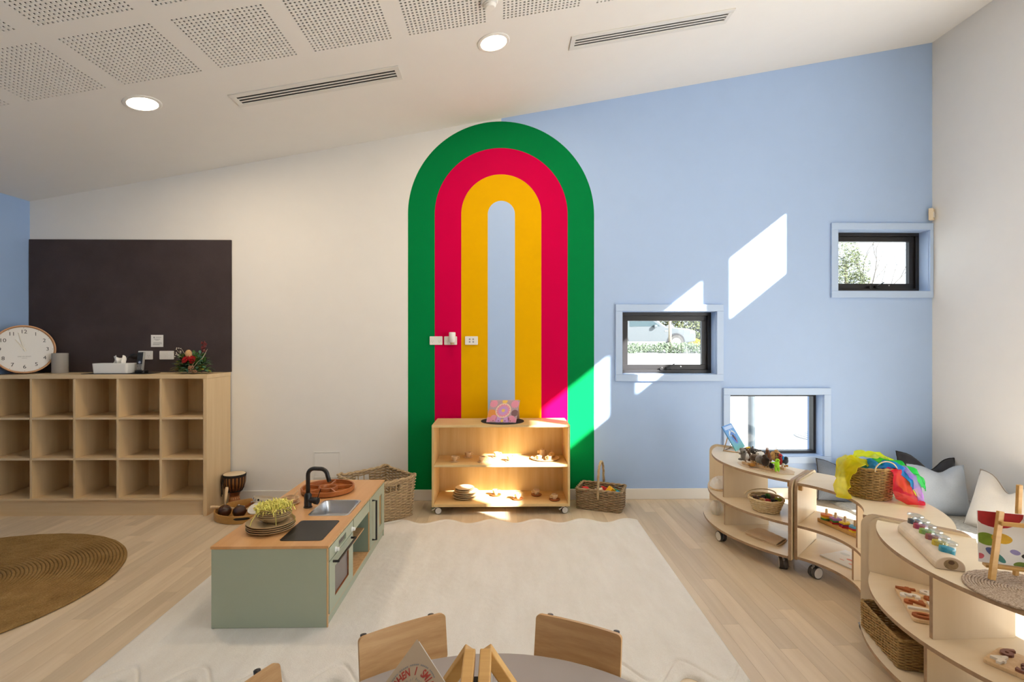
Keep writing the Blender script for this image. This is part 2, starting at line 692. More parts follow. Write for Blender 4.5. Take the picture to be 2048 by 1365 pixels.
# right wall glazing (out of the photograph, it lets the sun in)
mb = MB()
for a, b in CL:
    for z in (CZ[0], CZ[1] - .025):
        mb.box(XR + .05, XR + .10, a, b, z, z + .025)
    for y in (a, b - .02):
        mb.box(XR + .05, XR + .10, y, y + .02, CZ[0], CZ[1])
w4 = struct(mb.build('window_4', MT['alu']))
mb = MB()
y0, y1, z0, z1 = RH[4]
mb.box(XR + .05, XR + .1, y0, y1, z0, z0 + .04).box(XR + .05, XR + .1, y0, y1, z1 - .04, z1).box(XR + .05, XR + .1, y0, y0 + .04, z0, z1).box(XR + .05, XR + .1, y1 - .04, y1, z0, z1)
w5 = struct(mb.build('window_5', MT['alu']))

# ---- skirting
for nm, a in (('baseboard_back', (XL, XR, D - .014, D, 0, .097)), ('baseboard_right', (XR - .014, XR, YR, D - .014, 0, .097)), ('baseboard_left', (XL, XL + .014, YR, D - .014, 0, .097))):
    struct(MB().box(*a).build(nm, MT['skirting'], bevel=.003))

# ---- ceiling, sloping up to the right: plasterboard with perforated panels
al = math.atan(CS)
ca = math.cos(al)
MC = Matrix.Translation((0, 0, CA)) @ Matrix.Rotation(-al, 4, 'Y')
U0, V0, PIT = -2.108 / ca, 3.0325, 0.5985
pu = [U0 + PIT * k for k in range(-3, 7)]
pv = [V0, V0 - .602]
cells = [(u, v) for u in pu for v in pv]
us = sorted({(XL - .3) / ca, (XR + .3) / ca} | {round(u + s_ * .25, 5) for u in pu for s_ in (-1, 1)})
vs2 = sorted({YR, D + .25} | {round(v + s_ * .25, 5) for v in pv for s_ in (-1, 1)})
mb = MB()
mb.M = MC
for a, b in zip(us[:-1], us[1:]):
    for c_, d_ in zip(vs2[:-1], vs2[1:]):
        if any(abs((a + b) / 2 - u) < .1 and abs((c_ + d_) / 2 - v) < .1 for u, v in cells):
            continue
        mb.box(a, b, c_, d_, 0, .013)
mb.box(us[0], us[-1], YR, D + .25, .06, .2)
ceiling = struct(mb.build('ceiling', MT['ceil']))
mb = MB()
mb.M = MC
mb.box(us[1] - .05, us[-2] + .05, pv[1] - .3, pv[0] + .3, .016, .020)
mb.build('acoustic_backing', MT['void'], ceiling)
# one perforated panel: 20 x 20 square holes
mb = MB()
hc, ho = 0.0125, 0.0062
for i in range(20):
    for j in range(20):
        cx, cy = -.25 + .025 * (i + .5), -.25 + .025 * (j + .5)
        o4 = [(cx - hc, cy - hc, 0), (cx + hc, cy - hc, 0), (cx + hc, cy + hc, 0), (cx - hc, cy + hc, 0)]
        i4 = [(cx - ho, cy - ho, 0), (cx + ho, cy - ho, 0), (cx + ho, cy + ho, 0), (cx - ho, cy + ho, 0)]
        t4 = [(x, y, .005) for x, y, _ in i4]
        mb.add(o4 + i4 + t4, [(k, 4 + k, 4 + (k + 1) % 4, (k + 1) % 4) for k in range(4)] + [(4 + k, 8 + k, 8 + (k + 1) % 4, 4 + (k + 1) % 4) for k in range(4)])
pp = mb.build('perforated_panel', MT['ceil'])
for i, (u, v) in enumerate(cells):
    o = pp if i == 0 else pp.copy()
    if i:
        COL.objects.link(o)
    o.parent = ceiling
    o.matrix_local = MC @ Matrix.Translation((u, v, 0))


# slot vents
def vent(u0, u1, v0, v1, label):
    t = thing('ceiling_vent', label, 'air vent', tuple(MC @ Vector(((u0 + u1) / 2, (v0 + v1) / 2, 0))), 0, 'linear air vents in the ceiling')

    def B(*bxs):
        m_ = MB()
        m_.M = MC
        for b_ in bxs:
            m_.box(*b_)
        return m_
    e = .034
    B((u0, u1, v0, v0 + e, -.008, 0), (u0, u1, v1 - e, v1, -.008, 0), (u0, u0 + e, v0 + e, v1 - e, -.008, 0), (u1 - e, u1, v0 + e, v1 - e, -.008, 0)).build('vent_frame', MT['vent'], t, bevel=.002)
    B((u0 + e, u1 - e, v0 + e, v1 - e, -.0015, 0)).build('vent_throat', MT['black'], t)
    iv = (v1 - v0 - 2 * e)
    for k in range(4):
        c_ = v0 + e + .004 + (iv - .008) * (k / 3.0)
        m_ = B((u0 + e, u1 - e, c_ - .0065, c_ + .0065, -.006, -.0025))
        m_.build('slat', MT['vent'], t)
    return t


vent(-1.873 / ca, -.714 / ca, 3.585, 3.765, 'long white slotted air vent on the darker left half of the ceiling')
vent(.483 / ca, 1.633 / ca, 3.60, 3.77, 'long white slotted air vent on the right, above the blue wall')


# downlights
def downlight(u, v, label):
    p = MC @ Vector((u, v, 0))
    t = thing('downlight', label, 'ceiling light', tuple(p), 0, 'round downlights')
    m_ = MB()
    m_.M = MC @ Matrix.Translation((u, v, 0))
    m_.lathe([(.088, 0), (.112, 0), (.112, -.004), (.105, -.008), (.090, -.006), (.088, 0)], n=40)
    m_.build('trim_ring', MT['whiteplastic'], t, smooth=True)
    m_ = MB()
    m_.M = MC @ Matrix.Translation((u, v, 0))
    m_.lathe([(.0885, -.001), (.0885, -.004), (0, -.0045)], n=40)
    m_.build('diffuser', MT['lamp'], t)
    lt = bpy.data.lights.new('downlight_beam', 'AREA')
    lt.shape = 'DISK'
    lt.size = .17
    lt.energy = 12
    lt.color = (1, .80, .56)
    lo = bpy.data.objects.new('downlight_beam', lt)
    COL.objects.link(lo)
    lo.matrix_world = MC @ Matrix.Translation((u, v, -.012))
    return t


MT['lamp'] = emit('warm_lamp_diffuser', (1.0, .86, .64, 1), 9.0)
downlight(-2.396 / ca, 3.513, 'round glowing downlight on the left of the ceiling, left of the left vent')
downlight(-.057 / ca, 3.511, 'round glowing downlight between the two slotted ceiling vents')
# smoke detector
p = MC @ Vector((-.077 / ca, 3.075, 0))
t = thing('smoke_detector', 'white round smoke detector on the ceiling at the top edge', 'smoke detector', tuple(p))
m_ = MB()
m_.M = MC @ Matrix.Translation((-.077 / ca, 3.075, 0))
m_.lathe([(0, 0), (.052, 0), (.052, -.012), (.045, -.02), (.0, -.02)], n=28)
m_.build('base', MT['whiteplastic'], t, smooth=True)
m_ = MB()
m_.M = MC @ Matrix.Translation((-.077 / ca, 3.075, 0))
m_.lathe([(.036, -.02), (.036, -.034), (.026, -.044), (0, -.046)], n=28)
m_.lathe([(.036, -.024), (.041, -.026), (.036, -.028)], n=28)
m_.build('sensor_head', MT['whiteplastic'], t, smooth=True)

# ---- the three small windows of the back wall
GL = pane('grey_tinted_glass', (0.72, 0.74, 0.75, 1), 0.04)  # grey tint put in to dim the overbright view outside
GLC = pane('clear_glass', (0.86, 0.88, 0.88, 1), 0.04)
for wi, (x0, x1, z0, z1) in enumerate(HOLES):
    e = .062
    y0 = D - .022
    # projecting painted casing, four boards around the reveal
    mb = MB()
    mb.box(x0 - e, x1 + e * (0.5 if wi == 1 else 1), y0, D, z1, z1 + e)
    mb.box(x0 - e, x1 + e * (0.5 if wi == 1 else 1), y0, D, z0 - e, z0)
    mb.box(x0 - e, x0, y0, D, z0, z1)
    mb.box(x1, x1 + e * (0.5 if wi == 1 else 1), y0, D, z0, z1)
    w = struct(mb.build('window_%d' % (wi + 1), MT['trim'], bevel=.003))
    # reveal lining
    yf = D + .105
    MB().box(x0, x1, D, yf, z1 - .004, z1).box(x0, x1, D, yf, z0, z0 + .004).box(x0, x0 + .004, D, yf, z0, z1).box(x1 - .004, x1, D, yf, z0, z1).build('reveal', MT['trim'], w)
    fw = .035 if wi < 2 else .028
    yb = yf + .07
    MB().box(x0, x1, yf, yb, z1 - fw, z1).box(x0, x1, yf, yb, z0, z0 + fw).box(x0, x0 + fw, yf, yb, z0 + fw, z1 - fw).box(x1 - fw, x1, yf, yb, z0 + fw, z1 - fw).build('outer_frame', MT['alu'], w, bevel=.002)
    g = fw
    if wi < 2:
        sw = .048
        a0, a1, b0, b1 = x0 + fw, x1 - fw, z0 + fw, z1 - fw
        ys0, ys1 = yf + .02, yf + .062
        s_ = MB().box(a0, a1, ys0, ys1, b1 - sw, b1).box(a0, a1, ys0, ys1, b0, b0 + sw).box(a0, a0 + sw, ys0, ys1, b0 + sw, b1 - sw).box(a1 - sw, a1, ys0, ys1, b0 + sw, b1 - sw).build('sash', MT['alu'], w, bevel=.002)
        cx = (x0 + x1) / 2 + .03
        MB().obox((cx, yf + .008, z0 + .052), (.045, .012, .022)).bar((cx - .01, yf - .004, z0 + .055), (cx + .05, yf - .012, z0 + .092), .014, .008).cyl((cx - .07, yf + .004, z0 + .045), .016, .012, 12, (R(90), 0, 0)).build('winder', MT['blackplastic'], s_, bevel=.002)
        MB().cyl((cx + .12, yf + .019, z0 + .066), .006, .004, 12, (R(90), 0, 0)).build('bolt', MT['steel'], s_)
        g = fw + sw
    MB().box(x0 + g, x1 - g, yf + .038, yf + .044, z0 + g, z1 - g).build('pane', GL, w)

# ---- wall fittings
pin = MB().box(XL + .004, -2.430, D - .015, D - .002, 1.168, 2.353).build('pinboard', MT['pin'], bevel=.002)
tag(pin, 'large charcoal felt pinboard on the wall above the cubby shelf', 'pinboard')


def outlet(x, z, label, kind='power', w=.116, h=.077):
    t = thing('wall_outlet', label, 'power outlet', (x, D, z))
    y = D - (.0155 if kind == 'pin' or x < -2.4 else .0015)
    m_ = MB()
    m_.M = frame((x, y, z), (1, 0, 0), (0, 0, 1))
    m_.prism(rrect(w, h, .006), 0, .010)
    m_.build('face_plate', MT['whiteplastic'], t, bevel=.002)
    if kind == 'power':
        for sx in (-1, 1):
            m_ = MB()
            m_.M = frame((x + sx * .030, y - .0102, z - .008), (1, 0, 0), (0, 0, 1))
            for a, dx, dz in ((30, -.007, .004), (-30, .007, .004), (0, 0, -.009)):
                m_.obox((dx, dz, 0), (.0022, .008, .0012), (0, 0, R(a)))
            m_.build('socket_slots', MT['greyplastic'], t)
            m_ = MB()
            m_.M = frame((x + sx * .030, y - .010, z + .022), (1, 0, 0), (0, 0, 1))
            m_.prism(rrect(.012, .016, .002), 0, .003)
            m_.build('rocker_switch', MT['whiteplastic'], t)
    else:
        for sx in (-1, 1):
            for sz in (-1, 1):
                m_ = MB()
                m_.M = frame((x + sx * .016, y - .010, z + sz * .012), (1, 0, 0), (0, 0, 1))
                m_.prism(rrect(.014, .014, .002), 0, .002)
                m_.build('jack', MT['greyplastic'] if kind == 'data' else MT['whiteplastic'], t)
    return t


outlet(-.597, 1.449, 'white double power outlet straddling the green and crimson bands')
outlet(-.466, 1.449, 'white double power outlet on the crimson band behind a plug-in device')
outlet(-.277, 1.449, 'white data outlet on the yellow band of the arch', 'data')
outlet(-3.185, 1.318, 'white double power outlet on the pinboard behind the phone', w=.125)
outlet(-2.998, 1.318, 'white four-button switch plate on the pinboard beside the phone', 'switch', w=.125)
# plug-in air freshener
t = thing('plug_in_device', 'white plug-in air freshener on the crimson band of the arch', 'air freshener', (-.447, D, 1.42))
m_ = MB()
m_.lathe([(0, 0), (.024, 0), (.030, .012), (.030, .085), (.027, .092), (0, .092)], (-.447, D - .052, 1.432), 24)
m_.build('body', MT['whiteplastic'], t, smooth=True)
m_ = MB().lathe([(0, 0), (.016, 0), (.018, .02), (0, .02)], (-.447, D - .052, 1.413), 20)
m_.build('refill', plain('amber_oil', (.55, .42, .22, 1), .2), t, smooth=True)
MB().box(-.462, -.432, D - .04, D - .0115, 1.455, 1.49).build('plug', MT['whiteplastic'], t, bevel=.003)
# access hatch
t = thing('access_hatch', 'flush white square access hatch low on the white wall', 'access hatch', (-1.581, D, .327))
mb = MB().box(-1.700, -1.462, D - .006, D, .436, .444).box(-1.700, -1.462, D - .006, D, .209, .217).box(-1.700, -1.692, D - .006, D, .217, .436).box(-1.470, -1.462, D - .006, D, .217, .436)
mb.build('hatch_frame', MT['whiteplastic'], t)
MB().box(-1.690, -1.472, D - .003, D, .219, .434).build('hatch_door', MT['white'], t)
# motion sensor in the corner
t = thing('motion_sensor', 'small cream motion sensor high in the right corner', 'sensor', (3.955, D - .03, 2.555))
m_ = MB()
m_.M = Matrix.Translation((3.940, D - .032, 2.608)) @ Matrix.Rotation(R(40), 4, 'Z')
m_.obox((0, 0, 0), (.062, .034, .108))
m_.build('housing', plain('cream_plastic', (.74, .62, .44, 1), .4), t, bevel=.006)
m_ = MB()
m_.M = Matrix.Translation((3.940, D - .032, 2.608)) @ Matrix.Rotation(R(40), 4, 'Z')
m_.obox((0, -.018, -.006), (.046, .006, .05))
m_.build('lens', MT['whiteplastic'], t, bevel=.002)
# notice
t = thing('notice', 'small square white notice pinned to the charcoal board', 'notice', (-3.085, D, 1.446))
MB().box(-3.140, -3.032, D - .0165, D - .0142, 1.392, 1.500).build('sheet', MT['paper'], t)
mb = MB().obox((-3.112, D - .0168, 1.477), (.010, .0006, .013))
for z, w_, dx in ((1.478, .05, .012), (1.462, .056, 0), (1.452, .03, 0), (1.430, .075, .004), (1.420, .08, .004), (1.411, .06, -.008)):
    mb.obox((-3.086 + dx, D - .0168, z), (w_, .0006, .0035))
mb.build('print', MT['greyink'], t)

# ================================================================== LEFT: CUBBY SHELF AND WHAT STANDS ON IT
CF = 4.335      # front of the cubby
t = thing('cubby_shelf', 'long pale maple cubby shelf with fifteen open cubes below the pinboard', 'cubby shelf', (-3.3, 4.53, 0))
x_end = XL + .005
MB().box(x_end, -2.432, CF, D - .018, 1.134, 1.166).build('top', MT['maple_h'], t, bevel=.002)
MB().box(-2.464, -2.434, CF, D - .018, 0, 1.133).build('side_panel', MT['maple'], t, bevel=.002)
MB().box(x_end, -2.465, D - .03, D - .018, .15, 1.132).build('back_panel', MT['maple'], t)
for x in (-2.811, -3.161, -3.511, -3.861):
    MB().box(x - .009, x + .009, CF + .002, D - .031, .151, 1.133).build('divider', MT['maple'], t)
for z in (.807, .4735, .143):
    if z > .2:
        for a, b in ((-2.466, -2.801), (-2.821, -3.151), (-3.171, -3.501), (-3.521, -3.851), (-3.871, x_end)):
            MB().box(b, a, CF + .001, D - .031, z - .008, z + .008).build('shelf', MT['maple_h'], t)
    else:
        MB().box(x_end, -2.465, CF + .001, D - .031, z - .009, z + .008).build('bottom_board', MT['maple_h'], t)
MB().box(x_end, -2.465, CF + .03, CF + .05, 0, .133).build('plinth', MT['maple_h'], t)
MB().box(x_end, x_end + .018, CF, D - .031, .152, 1.133).build('side_panel', MT['maple'], t)
CT = 1.166

# clock, leaning in the corner, turned to the room
cc = Vector((-4.055, 4.49, CT + .207))
th = R(50)
nx = Vector((math.cos(th), math.sin(th), 0))         # clock's right
tilt = R(7)
nrm = Vector((math.sin(th), -math.cos(th), 0))
upv = Vector((0, 0, 1)) * math.cos(tilt) - nrm * math.sin(tilt)
MK = frame(cc, nx, upv)
t = thing('wall_clock', 'round white clock with thin wooden rim leaning in the corner', 'clock', (cc.x, cc.y, CT))


def CK():
    m_ = MB()
    m_.M = MK
    return m_


CK().lathe([(.190, .012), (.196, .030), (.204, .030), (.206, .0), (.200, -.02), (0, -.02)], n=64).build('rim', wood('clock_rim_wood', (.62, .34, .16, 1), (.5, .25, .1, 1), 0, .4), t, smooth=True)
CK().lathe([(.194, .008), (.194, .012), (0, .012)], n=64).build('face', plain('clock_face', (.72, .72, .71, 1), .5, var=.01), t)
for h in range(1, 13):
    a = R(90 - 30 * h)
    m_ = CK()
    m_.text(str(h), .044, MK.inverted() @ MK @ Matrix.Translation((.150 * math.cos(a), .150 * math.sin(a), .0126)), .0004)
    m_.build('numeral', MT['ink'], t)
    m_ = CK()
    m_.cyl((.184 * math.cos(a), .184 * math.sin(a), .012), .0022, .0006, 8)
    m_.build('hour_dot', MT['ink'], t)
m_ = CK()
m_.text('ONE SIX EIGHT', .0125, Matrix.Translation((0, -.062, .0126)), .0003)
m_.text('LONDON', .0075, Matrix.Translation((0, -.076, .0126)), .0003)
m_.build('maker_print', MT['greyink'], t)
hand = plain('pale_gold_metal', (.50, .46, .38, 1), .35, .6)
for a, ln, w in ((R(90 - 327), .10, .009), (R(90 - 346), .145, .007)):
    m_ = CK()
    m_.M = MK @ Matrix.Rotation(a, 4, 'Z') @ Matrix.Translation((0, 0, .014 if ln < .12 else .017))
    m_.prism([(-.018, -w / 2), (ln, -w / 4), (ln, w / 4), (-.018, w / 2)], 0, .0015)
    m_.build('hand', hand, t)
CK().cyl((0, 0, .012), .008, .009, 16).build('hub', hand, t)

# grey pot
t = thing('grey_pot', 'plain grey cylindrical pot beside the clock', 'pot', (-3.845, 4.60, CT))
MB().lathe([(0, 0), (.056, 0), (.058, .004), (.058, .172), (.052, .174), (.051, .02), (0, .02)], (-3.845, 4.60, CT), 40).build('pot_body', plain('grey_ceramic', (.34, .325, .30, 1), .6, var=.05), t, smooth=True)
# black mat
tag(MB().prism(rrect(.56, .20, .03, 5, -3.26, 4.52), CT, CT + .003).build('desk_mat', MT['black']), 'flat black mat under the tissue box and phone', 'mat')
# tissue box
t = thing('tissue_box', 'white rectangular tissue box with a tissue pulled up', 'tissue box', (-3.31, 4.50, CT + .003))
mb = MB()
pts0, pts1 = rrect(.285, .12, .018, 5, -3.31, 4.51), rrect(.300, .132, .02, 5, -3.31, 4.51)
k = len(pts0)
mb.add([(x, y, CT + .004) for x, y in pts0] + [(x, y, CT + .090) for x, y in pts1], [tuple(range(k - 1, -1, -1)), tuple(range(k, 2 * k))] + [(i, (i + 1) % k, k + (i + 1) % k, k + i) for i in range(k)])
mb.build('box_body', plain('glossy_white', (.80, .81, .80, 1), .25, var=.01), t, bevel=.004)


def tis(u, v):
    x = -3.27 + (u - .5) * .11 * (1 - .25 * v)
    return (x, 4.51 + .022 * math.sin(u * 13) * (1 - .4 * v) + .012 * math.sin(u * 5 + v * 4), CT + .088 + v * (.058 + .012 * math.sin(u * 9)))


MB().grid(tis, 22, 8).build('tissue', MT['paper'], t, smooth='all', solid=.0012)
# phone
t = thing('cordless_phone', 'black and silver cordless phone upright in its charger', 'phone', (-3.105, 4.53, CT + .003))
MB().prism(rrect(.085, .07, .02, 5, -3.105, 4.54), CT + .003, CT + .028).build('charger', MT['blackplastic'], t, bevel=.004)
PM = frame((-3.110, 4.525, CT + .02), (1, 0, .05), (-.09, .22, 1))


def PH(x0, x1, y0, y1, z0, z1, m, nm, par=None):
    m_ = MB()
    m_.M = PM
    m_.box(x0, x1, y0, y1, z0, z1)
    return m_.build(nm, m, par or t, bevel=.002)


hs = PH(-.026, .026, 0, .165, -.012, .012, MT['blackplastic'], 'handset')
PH(.0225, .0275, .004, .162, -.011, .0125, plain('silver_plastic', (.55, .54, .51, 1), .3, .5), 'silver_edge')
PH(-.020, .018, .098, .150, .012, .0126, plain('phone_screen', (.02, .02, .022, 1), .1), 'screen')
PH(-.022, .022, .012, .058, .012, .0130, plain('silver_keys_plate', (.42, .40, .36, 1), .35, .4), 'keypad')
for i in range(3):
    for j in range(4):
        PH(-.018 + i * .0135, -.009 + i * .0135, .015 + j * .011, .022 + j * .011, .013, .0142, MT['blackplastic'], 'key')
m_ = MB()
m_.M = PM
m_.cyl((0, .075, .012), .010, .002, 20)
m_.build('navigation_button', MT['steel'], t)
m_ = MB()
m_.tube([(-3.275, D - .035, 1.31), (-3.30, D - .08, 1.30), (-3.31, D - .10, 1.26), (-3.26, D - .13, 1.225), (-3.15, 4.58, 1.205), (-3.11, 4.56, 1.19)], .004, 8)
m_.build('cable', MT['blackplastic'], t, smooth='all')
m_ = MB().ball((-3.258, D - .050, 1.310), (.042, .024, .026), 14, 10)
m_.build('power_adapter', MT['blackplastic'], t, smooth='all')

# flower arrangement
t = thing('flower_arrangement', 'low arrangement of native greenery with a red banksia flower', 'flower arrangement', (-2.645, 4.50, CT))
fc = Vector((-2.645, 4.50, CT))
rf = random.Random(5)


def leaf(mb, base, d, ln, w, bend=.3):
    d = Vector(d).normalized()
    s_ = d.cross(Vector((0, 0, 1)))
    if s_.length < 1e-3:
        s_ = Vector((1, 0, 0))
    s_.normalize()
    n_ = s_.cross(d)
    base = Vector(base)
    p = []
    for q, ww in ((0, .15), (.35, 1), (.7, .8), (1, .02)):
        c_ = base + d * ln * q + Vector((0, 0, -bend * ln * q * q))
        p += [c_ - s_ * w * ww / 2, c_ + s_ * w * ww / 2]
    mb.add(p, [(0, 1, 3, 2), (2, 3, 5, 4), (4, 5, 7, 6)])


for nm, col, cnt, spread, lr in (('dark_leaves', (.055, .15, .03, 1), 260, .13, (.05, .10)), ('olive_leaves', (.32, .30, .03, 1), 120, .14, (.04, .08)), ('blue_green_leaves', (.10, .24, .15, 1), 110, .14, (.04, .08))):
    mb = MB()
    for i in range(cnt):
        a, e = rf.uniform(0, 2 * PI), rf.uniform(-.1, 1.2)
        if nm[0] == 'o' and i < 45:
            a, e = rf.uniform(PI * .8, PI * 1.3), rf.uniform(-.1, .5)
        d = Vector((math.cos(a) * math.cos(e), math.sin(a) * math.cos(e) * .6, math.sin(e)))
        q = rf.uniform(.35, 1.0)
        b = fc + Vector((d.x * q * .135, d.y * q * .10, .02 + max(d.z, 0) * q * .14 + rf.uniform(0, .03)))
        leaf(mb, b, d + Vector((rf.uniform(-.6, .6), rf.uniform(-.6, .3), rf.uniform(-.2, .6))), rf.uniform(*lr) * .75, rf.uniform(.018, .032), .3)
    o = mb.build(nm, plain('leaf_' + nm, col, .5, var=.35, vscale=30), t, solid=.0008)
    o['kind'] = 'stuff'
mb = MB()
for i in range(120):
    a = rf.uniform(0, 2 * PI)
    z = rf.uniform(0, .055)
    p0 = Vector((-2.645, 4.44, CT + .120 + z))
    d = Vector((math.cos(a), math.sin(a), -.75))
    mb.tube([p0 + d * .004, p0 + d * .03, p0 + d * .048 + Vector((0, 0, .004))], .0028, 4)
mb.build('banksia_petals', plain('banksia_red', (.42, .012, .016, 1), .5, var=.3, vscale=40), t)['kind'] = 'stuff'
MB().ball((-2.645, 4.44, CT + .168), (.027, .027, .038), 18, 12).build('banksia_cone', plain('banksia_cone', (.50, .30, .14, 1), .8, var=.3, vscale=90, bmp=.6, bscale=200), t, smooth='all')
mb = MB()
for i in range(46):
    z = rf.uniform(0, .09)
    mb.ball((-2.555 + rf.uniform(-.02, .02) + z * .1, 4.50 + rf.uniform(-.015, .015), CT + .185 + z), rf.uniform(.005, .008), 6, 5)
mb.tube([(-2.59, 4.5, CT + .05), (-2.56, 4.5, CT + .19), (-2.548, 4.5, CT + .275)], .003, 5)
mb.build('red_seed_spike', plain('dark_red_seed', (.14, .012, .012, 1), .5, var=.3, vscale=50), t, smooth='all')
mb = MB()
for a, b in (((-.02, 0, .06), (-.14, .01, .20)), ((-.03, 0, .07), (-.10, .01, .21)), ((.05, -.02, .06), (.13, -.01, .21)), ((0, -.05, .03), (.06, -.08, .10)), ((-.01, -.05, .10), (.02, -.09, .05)), ((.03, -.05, .05), (.11, -.06, .13)), ((.06, 0, .10), (.10, 0, .215))):
    a, b = fc + Vector(a), fc + Vector(b)
    mb.tube([a, (a + b) / 2 + Vector((rf.uniform(-.01, .01), 0, .008)), b], [.0035, .003, .0015], 5)
mb.build('pale_twigs', plain('pale_twig', (.40, .36, .25, 1), .7, var=.2), t)
mb = MB()
for i in range(20):
    mb.ball(fc + Vector((rf.uniform(-.155, -.08), rf.uniform(-.03, .03), rf.uniform(.14, .22))), .005, 6, 5)
mb.build('white_buds', plain('white_bud', (.62, .58, .50, 1), .6), t)
mb = MB()
for i in range(7):
    q = fc + Vector((rf.uniform(-.05, .07), -.09 + rf.uniform(-.02, .02), rf.uniform(.02, .06)))
    for k in range(5):
        a = 2 * PI * k / 5
        mb.ball(q + Vector((math.cos(a) * .009, 0, math.sin(a) * .009)), (.006, .005, .006), 6, 5)
mb.build('dried_pods', plain('dried_pod', (.30, .15, .08, 1), .7, var=.3, vscale=50), t)

# ================================================================== CENTRE: TROLLEY SHELF
TF, TB = 4.315, 4.705
TX0, TX1 = -.582, .566
t = thing('display_trolley', 'pine two-tier display trolley on castors below the painted arch', 'shelf trolley', (-.008, 4.51, 0))
MB().box(TX0, TX1, TF, TB, .727, .747).build('top', MT['pine'], t, bevel=.002)
for x0, x1 in ((TX0, TX0 + .018), (TX1 - .018, TX1)):
    MB().box(x0, x1, TF, TB, .068, .726).build('side_panel', MT['pine_v'], t, bevel=.002)
MB().box(TX0 + .019, TX1 - .019, TB - .012, TB, .092, .726).build('back_panel', MT['pine_v'], t)
MB().box(TX0 + .019, TX1 - .019, TF + .002, TB - .013, .397, .417).build('shelf', MT['pine'], t, bevel=.002)
MB().box(TX0 + .019, TX1 - .019, TF, TB, .068, .091).build('bottom_board', MT['pine'], t, bevel=.002)


def caster(parent, x, y, top, rad, rz, two=False):
    """swivel castor: bracket part with tyre and hub sub-parts"""
    m4 = Matrix.Translation((x, y, 0)) @ Matrix.Rotation(rz, 4, 'Z')

    def N():
        m_ = MB()
        m_.M = m4
        return m_
    mb = N()
    mb.cyl((0, 0, top - .008), .018, .0075, 16)
    mb.cyl((0, 0, rad * 1.2), .007, top - rad * 1.2 - .002, 10)
    if two:
        mb.box(-.012, .030, -.006, .006, rad * .8, rad * 1.9)
    else:
        mb.box(.004, .024, .0135, .016, rad * .8, rad * 2.0).box(-.004, .03, -.012, .016, rad * 2.05, rad * 2.05 + .003)
    mb.obox((-.024 if not two else .042, 0, rad * 1.55), (.03, .02, .008), (0, R(-25 if not two else 25), 0))
    br = mb.build('caster', MT['steel'] if not two else MT['greyplastic'], parent)
    offs = ((-.013, .011), (.013, .011)) if two else ((0, .012),)
    for dy, hw in offs:
        m_ = N()
        m_.lathe([(rad * .86, -hw), (rad * .95, -hw), (rad, -hw * .6), (rad, hw * .6), (rad * .95, hw), (rad * .86, hw)], (.014, dy, rad), 28, (R(90), 0, 0))
        m_.build('tyre', MT['rubber'], br, smooth=True)
        m_ = N()
        m_.lathe([(0, -hw * 1.03), (rad * .86, -hw), (rad * .86, hw), (0, hw * 1.03)], (.014, dy, rad), 28, (R(90), 0, 0))
        m_.build('wheel_hub', MT['whub'], br)


MT['whub'] = plain('light_grey_hub', (.66, .645, .62, 1), .4, var=.02)
caster(t, TX0 + .035, TF + .035, .067, .029, R(14))
caster(t, TX1 - .055, TF + .035, .067, .029, R(14))
caster(t, TX0 + .035, TB - .04, .067, .029, R(60))
caster(t, TX1 - .055, TB - .04, .067, .029, R(-40))

# cups with saucers
cup_prof = [(0, 0), (.014, 0), (.016, .004), (.0165, .006), (.026, .018), (.0285, .034), (.0285, .041), (.0265, .041), (.025, .032), (.022, .018), (.010, .010), (0, .009)]


def cup_thing(label, saucer_mat, sr, st, group):
    t = thing('toy_cup', label, 'cup', (0, 0, 0), 0, group)
    MB().lathe([(0, 0), (sr * .8, 0), (sr, st), (sr * .96, st + .002), (sr * .6, st), (0, st)], n=28).build('saucer', saucer_mat, t, smooth=True)
    MB().lathe(cup_prof, (0, 0, st), 24).build('cup_body', MT['toywood'], t, smooth=True)
    mb = MB()
    mb.tube([(.026, 0, st + .034), (.040, 0, st + .036), (.044, 0, st + .026), (.036, 0, st + .014), (.024, 0, st + .014)], .0032, 6)
    mb.build('handle', MT['toywood'], t, smooth='all')
    return t


US = .4175
spots = [((-.406, 4.442), 'small pale wooden cup standing furthest left on the upper trolley shelf'),
         ((-.301, 4.598), 'small wooden cup second from left on the upper shelf, set back'),
         ((-.169, 4.423), 'small wooden cup in the sun at the front, third from left above'),
         ((-.045, 4.593), 'small sunlit wooden cup set back mid upper shelf, fourth from left'),
         ((.070, 4.444), 'small sunlit wooden cup at the front, nearest left of the tea set tray')]
root = None
for (xy, lab) in spots:
    if root is None:
        root = cup_thing(lab, MT['toywood'], .042, .004, 'wooden cups on the upper trolley shelf')
        root.location = (xy[0], xy[1], US)
        root.rotation_euler = (0, 0, R(25))
        c0 = root
    else:
        dup(c0, (xy[0], xy[1], US), R(20 + 10 * xy[0]), lab)
LS = .0915
spots = [((-.055, 4.555), 'wooden cup on a brown saucer, right beside the plate stack below'),
         ((.134, 4.439), 'wooden cup on a brown saucer at the front, second from left below'),
         ((.301, 4.549), 'wooden cup on a brown saucer, set back on the lower shelf right'),
         ((.446, 4.411), 'wooden cup on a brown saucer, furthest right on the lower shelf')]
root = None
for (xy, lab) in spots:
    if root is None:
        root = cup_thing(lab, MT['darkwood'], .048, .010, 'wooden cups on the lower trolley shelf')
        root.location = (xy[0], xy[1], LS)
        c0 = root
    else:
        dup(c0, (xy[0], xy[1], LS), R(200), lab)
